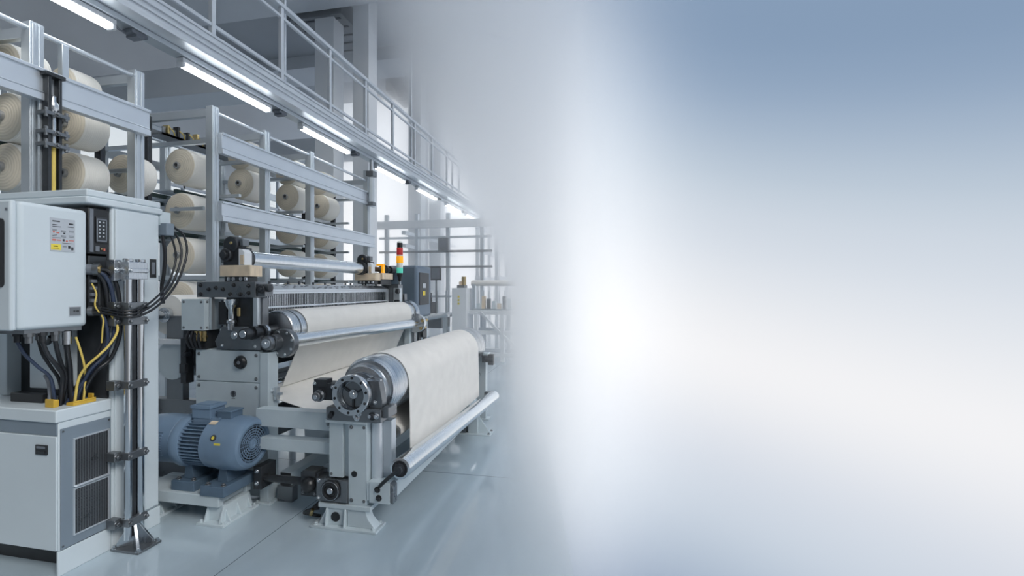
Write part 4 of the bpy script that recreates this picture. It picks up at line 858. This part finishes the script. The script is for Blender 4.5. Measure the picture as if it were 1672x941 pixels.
# the cloth running onto the drum and hanging over its front
R2 = .2035
prof = [(-2.47,.728),(-2.44,.722),(-1.43,.478),(-1.385,.481),(-1.352,.505),(-1.355,.535),(-1.372,.553)]
prof += [(TX+R2*math.cos(a_), TZ+R2*math.sin(a_)) for a_ in [math.radians(q) for q in range(238,-6,-7)]]
prof += [(-1.293,.80),(-1.289,.60),(-1.287,.36)]
mb = MB().use(M['cloth2']); mb.strip(prof, 2.885, 4.62, .004, 10)
tag(mb.done('cloth_roll_web', None, loc=(TX,2.9,.7)), 'cream cloth wound over the steel drum, hanging straight down in front of the take-up stand', 'cloth')

# ------------------------------------------------------------------ gantry with handrail and tube lights
GX = -3.42
t = thing('gantry_walkway', (GX, 5.0, 3.5), 'long pale gantry beam with handrail running overhead along the creels', 'gantry')
Y0, Y1 = -.6, 13.5
mb = MB(); mb.box(GX-.10,GX+.10,Y0,Y1,3.50,3.525); mb.box(GX-.10,GX+.10,Y0,Y1,3.685,3.71); mb.box(GX+.055,GX+.07,Y0,Y1,3.525,3.685); mb.box(GX+.07,GX+.085,Y0,Y1,3.585,3.60); mb.box(GX+.07,GX+.088,Y0,Y1,3.635,3.685)
mb.done('beam', M['gantry'], t, .003)
mb = MB(); mb.box(GX-.15,GX-.03,Y0,Y1,3.455,3.498); mb.done('cable_channel', M['galv'], t, .003)
n = 15
for i in range(n):
    y = .78 + .872*i
    B(GX+.02,GX+.06,y-.022,y+.022,3.71,4.50).done('rail_post', M['gantry'], t, .004)
for z, h, w in ((4.50,.045,.06),(4.385,.03,.035),(3.80,.035,.03)):
    B(GX+.04-w/2,GX+.04+w/2,Y0,Y1,z,z+h).done('handrail', M['gantry'], t, .006)
for i in range(6):
    y = .6+2.9*i
    mb = MB(); mb.box(GX-.13,GX-.09,y-.03,y+.03,3.5,5.08 if False else 3.74); mb.done('hanger', M['galv'], t)
for i, y in enumerate((2.0, 4.45, 7.85, 10.2, 12.5)):
    mb = MB(); mb.box(GX-.09,GX-.05,y-.015,y+.015,3.71,7.2); mb.done('ceiling_rod', M['gantry'], t)
ys_ = (1.62, 3.20, 4.75, 6.55, 8.15, 9.8, 11.3)
names = ('nearest, at the top edge above the near creel','brightest, above the long creel','third along the gantry','fourth along the gantry, above the creel end','fifth along the gantry, in thin haze','sixth along the gantry, in haze','seventh along the gantry, deep in haze','farthest along the gantry, almost lost in haze')
for i, y in enumerate(ys_):
    L_ = 1.05
    q = thing('tube_light', (GX-.09, y, 3.39), 'white tube light under the gantry, %s' % names[i], 'tube light', 'gantry tube lights')
    mb = B(GX-.125,GX-.055,y,y+L_,3.415,3.452); mb.done('housing', M['lamp_body'], q, .004)
    MB().use(M['tube']).box(GX-.12,GX-.06,y+.025,y+L_-.025,3.378,3.415).done('diffuser', None, q, .014, seg=3)
    for ya in (y, y+L_-.025): B(GX-.125,GX-.055,ya,ya+.025,3.376,3.415).done('end_cap', M['lamp_body'], q, .006)
    mb = MB(); mb.box(GX-.135,GX-.045,y+L_+.10,y+L_+.22,3.425,3.453); mb.box(GX-.14,GX-.04,y+L_+.13,y+L_+.19,3.405,3.425); mb.tube([(GX-.12,y+L_+.1,3.43),(GX-.10,y+L_+.05,3.42),(GX-.09,y+L_,3.435)],.008,6,3); mb.done('connector', M['grey_plastic'], q, .002)

# ------------------------------------------------------------------ machines further down the hall
t = thing('machine_cabinet', (-2.9, 9.1, 0), 'tall white machine cabinet in the haze beyond the take-up drum', 'cabinet')
B(-3.06,-2.74,8.9,9.4,.05,1.5).done('body', M['white'], t, .01); B(-3.04,-2.76,8.92,9.38,0,.05).done('plinth', M['loom_grey'], t)
mb = MB(); mb.use(M['yellowink'])
for z in (1.18,1.25,1.32): mb.box(-2.93,-2.89,8.894,8.9,z-.02,z+.02)
mb.done('sticker', None, t)
mb = MB(); mb.use(M['frame']); mb.box(-2.98,-2.82,9.0,9.2,1.5,1.56); mb.use(M['brass']); mb.cyl((-2.86,9.1,1.56),(-2.86,9.1,1.74),.05,12); mb.use(M['wood']); mb.box(-2.95,-2.90,9.05,9.15,1.56,1.64); mb.done('top_unit', None, t)
t = thing('winding_frame', (-2.2, 9.2, 0), 'pale winding frame with white roller, deep in the haze right of the white cabinet', 'winding frame')
for x in (-2.55,-2.0,-1.5):
    for y in (8.95,9.6): B(x-.04,x+.04,y-.04,y+.04,0,1.0).done('leg', M['white'], t, .005)
for z in (.10,.55,.96):
    for y in (8.95,9.6): B(-2.7,-1.45,y-.03,y+.03,z,z+.08).done('rail', M['white'], t, .005)
MB().bar((-2.0,8.92,.55),(-1.5,8.92,.12),.05,.06).done('brace', M['white'], t); MB().bar((-2.45,8.92,1.0),(-2.05,8.92,.6),.05,.05).done('brace', M['white'], t)
C((-2.72,9.2,1.60),(-1.55,9.2,1.60),.06,18).done('roller', M['cloth'], t)
for x in (-2.66,-1.6): B(x-.03,x+.03,9.14,9.26,1.04,1.58).done('roller_post', M['galv'], t)
mb = MB(); mb.use(M['galv']); mb.box(-2.66,-1.5,9.0,9.5,1.04,1.07)
for i in range(9): x = -2.55+.11*i; mb.use([M['loom_grey'],M['wood'],M['frame']][i%3]); mb.box(x-.035,x+.035,9.1,9.2,1.07,1.18+.05*((i*7)%4)); mb.use(M['galv']); mb.cyl((x,9.15,1.1),(x,9.15,1.45),.008,6)
mb.done('guide_deck', None, t)
t = thing('yarn_feeder', (-3.6, 9.1, 0), 'grey yarn feeder table with dark units, in the haze between blue housing and white cabinet', 'yarn feeder')
for x in (-4.1,-3.2):
    for y in (8.9,9.6): B(x-.04,x+.04,y-.04,y+.04,0,.95).done('leg', M['galv'], t)
B(-4.2,-3.1,8.85,9.65,.90,.96).done('table_top', M['white'], t, .01)
mb = MB(); mb.use(M['frame']); mb.box(-4.0,-3.3,8.95,9.5,.66,.90); mb.use(M['black_metal']); mb.box(-3.75,-3.55,9.0,9.3,.96,1.2); mb.cyl((-3.65,9.1,1.2),(-3.65,9.1,1.4),.08,14); mb.box(-3.95,-3.85,9.0,9.2,.96,1.25); mb.use(M['galv'])
for i in range(5): x = -4.05+.2*i; mb.box(x-.02,x+.02,9.1,9.14,.96,1.45)
mb.box(-4.15,-3.15,9.08,9.16,1.30,1.34)
mb.done('feeder_unit', None, t)
for z in (.1,.4): B(-4.15,-3.15,8.87,8.93,z,z+.09).done('rail', M['galv'], t)
MB().tube([(-4.1,8.7,.86),(-3.7,8.72,.86),(-3.35,8.75,.90),(-3.12,8.8,.96)],.035,12,5).done('pipe', M['galv'], t)
mb = MB(); mb.use(M['black']); mb.box(-3.55,-3.33,8.98,9.03,1.66,1.95); mb.use(M['grey_plastic']); mb.box(-3.53,-3.35,8.975,8.98,1.69,1.92); mb.done('monitor', None, t, .006)
C((-3.44,9.02,.96),(-3.44,9.02,1.68),.018,10).done('monitor_pole', M['frame'], t)
t = thing('overhead_frame', (-3.6, 9.6, 0), 'galvanised overhead frame of posts and rails in the haze behind the loom', 'frame')
for x in (-4.95,-4.2,-3.45,-2.65):
    B(x-.04,x+.04,9.75,9.83,0,3.2).done('post', M['galv'], t)
B(-5.2,-2.2,9.68,9.75,2.86,3.04).done('beam', M['white'], t, .005)
for z in (2.30,2.62,1.95): B(-5.1,-2.4,9.70,9.75,z,z+.05).done('rail', M['frame'] if z != 2.62 else M['galv'], t)
for z in (2.45,2.75): B(-4.6,-4.5,9.83,13.5,z,z+.08).done('long_rail', M['galv'], t)
mb = MB(); mb.use(M['frame']); mb.box(-3.62,-3.38,9.6,9.7,2.32,2.62); mb.use(M['grey_plastic']); mb.box(-3.58,-3.42,9.59,9.6,2.4,2.58); mb.done('control_head', None, t, .01)
t = thing('yarn_creel', (-3.6, 12.0, 0), 'far yarn creel, a pale rack almost lost in the haze', 'yarn creel', 'yarn creels')
for y in (11.0,12.2,13.4):
    for x in (-3.1,-2.6): B(x-.04,x+.04,y-.04,y+.04,0,3.1).done('post', M['galv'], t)
for z in (.9,1.7,2.4,3.0): B(-2.64,-2.56,10.9,13.5,z,z+.1).done('beam', M['alu'], t); B(-3.14,-3.06,10.9,13.5,z,z+.1).done('beam', M['alu'], t)
# ------------------------------------------------------------------ sky, haze, sun, camera
F = 740.0; TH = math.atan(149/740.0); sn, cs = math.sin(TH), math.cos(TH)
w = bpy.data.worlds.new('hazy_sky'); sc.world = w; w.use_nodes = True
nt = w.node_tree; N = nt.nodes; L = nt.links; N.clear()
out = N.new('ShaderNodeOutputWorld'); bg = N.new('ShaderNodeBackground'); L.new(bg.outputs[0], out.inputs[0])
tc = N.new('ShaderNodeTexCoord')
def lin(rgb): return [(x/255/12.92 if x/255 <= .04045 else ((x/255+.055)/1.055)**2.4) for x in rgb] + [1]
def dirdot(v):
    n = N.new('ShaderNodeVectorMath'); n.operation = 'DOT_PRODUCT'; L.new(tc.outputs['Generated'], n.inputs[0]); n.inputs[1].default_value = v; return n.outputs['Value']
def ramp(sock, lo, hi, stops, interp='B_SPLINE'):
    mr = N.new('ShaderNodeMapRange'); mr.inputs[1].default_value = lo; mr.inputs[2].default_value = hi; L.new(sock, mr.inputs[0])
    r = N.new('ShaderNodeValToRGB'); L.new(mr.outputs[0], r.inputs[0]); el = r.color_ramp.elements
    while len(el) < len(stops): el.new(.5)
    for q, (p, c) in zip(el, stops): q.position = (p-lo)/(hi-lo); q.color = c
    r.color_ramp.interpolation = interp; return r.outputs[0]
# a bright belt of cloud light, slightly tilted, blue grey above and below it
e = dirdot(BELT)
sky = ramp(e, -.6, .6, SKY_STOPS)
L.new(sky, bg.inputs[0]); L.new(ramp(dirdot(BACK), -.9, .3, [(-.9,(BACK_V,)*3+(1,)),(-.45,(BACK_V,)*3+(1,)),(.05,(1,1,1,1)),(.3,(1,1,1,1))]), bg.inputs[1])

m = bpy.data.materials.new('haze'); m.use_nodes = True; nt = m.node_tree; N = nt.nodes; L = nt.links; N.clear()
out = N.new('ShaderNodeOutputMaterial'); vs = N.new('ShaderNodeVolumeScatter'); L.new(vs.outputs[0], out.inputs['Volume'])
vs.inputs['Color'].default_value = (1,1,1,1); vs.inputs['Anisotropy'].default_value = .92
g = N.new('ShaderNodeNewGeometry')
def mth(op, a, b=None):
    n = N.new('ShaderNodeMath'); n.operation = op
    for i, x in enumerate((a, b)):
        if x is None: continue
        if isinstance(x, (int, float)): n.inputs[i].default_value = x
        else: L.new(x, n.inputs[i])
    return n.outputs[0]
def pdot(v):
    n = N.new('ShaderNodeVectorMath'); n.operation = 'DOT_PRODUCT'; L.new(g.outputs['Position'], n.inputs[0]); n.inputs[1].default_value = v; return n.outputs['Value']
def smooth(x, a, b):
    n = N.new('ShaderNodeMapRange'); n.interpolation_type = 'SMOOTHSTEP'; n.inputs[1].default_value = a; n.inputs[2].default_value = b; L.new(x, n.inputs[0]); return n.outputs[0]
along = Vector((-.176, .984, 0)).normalized(); across = Vector((along.y, -along.x, 0))
du, dv, dz = pdot(across), pdot(along), pdot((0,0,1))
up = mth('MAXIMUM', mth('SUBTRACT', dz, 1.6), 0)
edge = mth('DIVIDE', mth('ADD', mth('ADD', du, mth('MULTIPLY', up, LEAN)), -BANK_IN[0]), mth('ADD', mth('MULTIPLY', up, SOFT), BANK_IN[1]-BANK_IN[0]))
bank = mth('MULTIPLY', mth('MULTIPLY', smooth(edge, 0, 1), smooth(du, *BANK_OUT)), mth('MULTIPLY', mth('MULTIPLY', smooth(dv, .7, 1.6), smooth(dv, 23, 12)), mth('ADD', mth('MULTIPLY', smooth(dz, .2, 1.3), .3), .7)))
far = mth('MULTIPLY', smooth(dv, *FAR), smooth(dv, 23.5, 15))
L.new(mth('ADD', mth('MULTIPLY', bank, BANK_D), mth('MULTIPLY', far, FAR_D)), vs.inputs['Density'])
def P3(u_, v_, z): q = across*u_ + along*v_; return (q.x, q.y, z)
mb = MB()
def slab(section, v0, v1):
    n = len(section)
    mb.add([P3(u_, v0, z) for u_, z in section] + [P3(u_, v1, z) for u_, z in section], [tuple(range(n)), tuple(range(n, 2*n))[::-1]] + [(i+n,(i+1)%n+n,(i+1)%n,i) for i in range(n)])
u0 = BANK_IN[0]
slab([(u0,.004),(1.3,.004),(1.3,7.5),(u0-LEAN*5.9,7.5),(u0,1.6)], .7, 5.6)
slab([(-4.2,.004),(1.3,.004),(1.3,7.5),(-4.2,7.5)], 5.602, 24)
o = mb.done('haze', m); o['kind'] = 'stuff'; tag(o, 'bank of white haze swallowing the right side and far end of the hall', 'haze')
sc.cycles.volume_step_rate = .15
sc.cycles.volume_bounces = 32; sc.cycles.max_bounces = 40; sc.cycles.diffuse_bounces = 4; sc.cycles.glossy_bounces = 4
sc.cycles.transparent_max_bounces = 12; sc.cycles.sample_clamp_indirect = 6

for nm, (en, an, di) in SUN_LAMPS.items():
    su = bpy.data.lights.new(nm, 'SUN'); su.energy = en; su.angle = math.radians(an); su.color = (1, .98, .95)
    so = bpy.data.objects.new(nm, su); COL.objects.link(so); so.rotation_euler = Vector(di).to_track_quat('-Z', 'Y').to_euler()

cam = bpy.data.objects.new('camera', bpy.data.cameras.new('camera')); COL.objects.link(cam); sc.camera = cam
cam.location = (0, 0, 1.5); cam.rotation_euler = (PI/2, 0, TH); cam.data.sensor_width = 36; cam.data.lens = 36*F/1672; cam.data.clip_start = .05
sc.view_settings.view_transform = 'Standard'; sc.view_settings.look = 'None'; sc.view_settings.gamma = 1; sc.view_settings.use_curve_mapping = False
sc.view_settings.exposure = 0
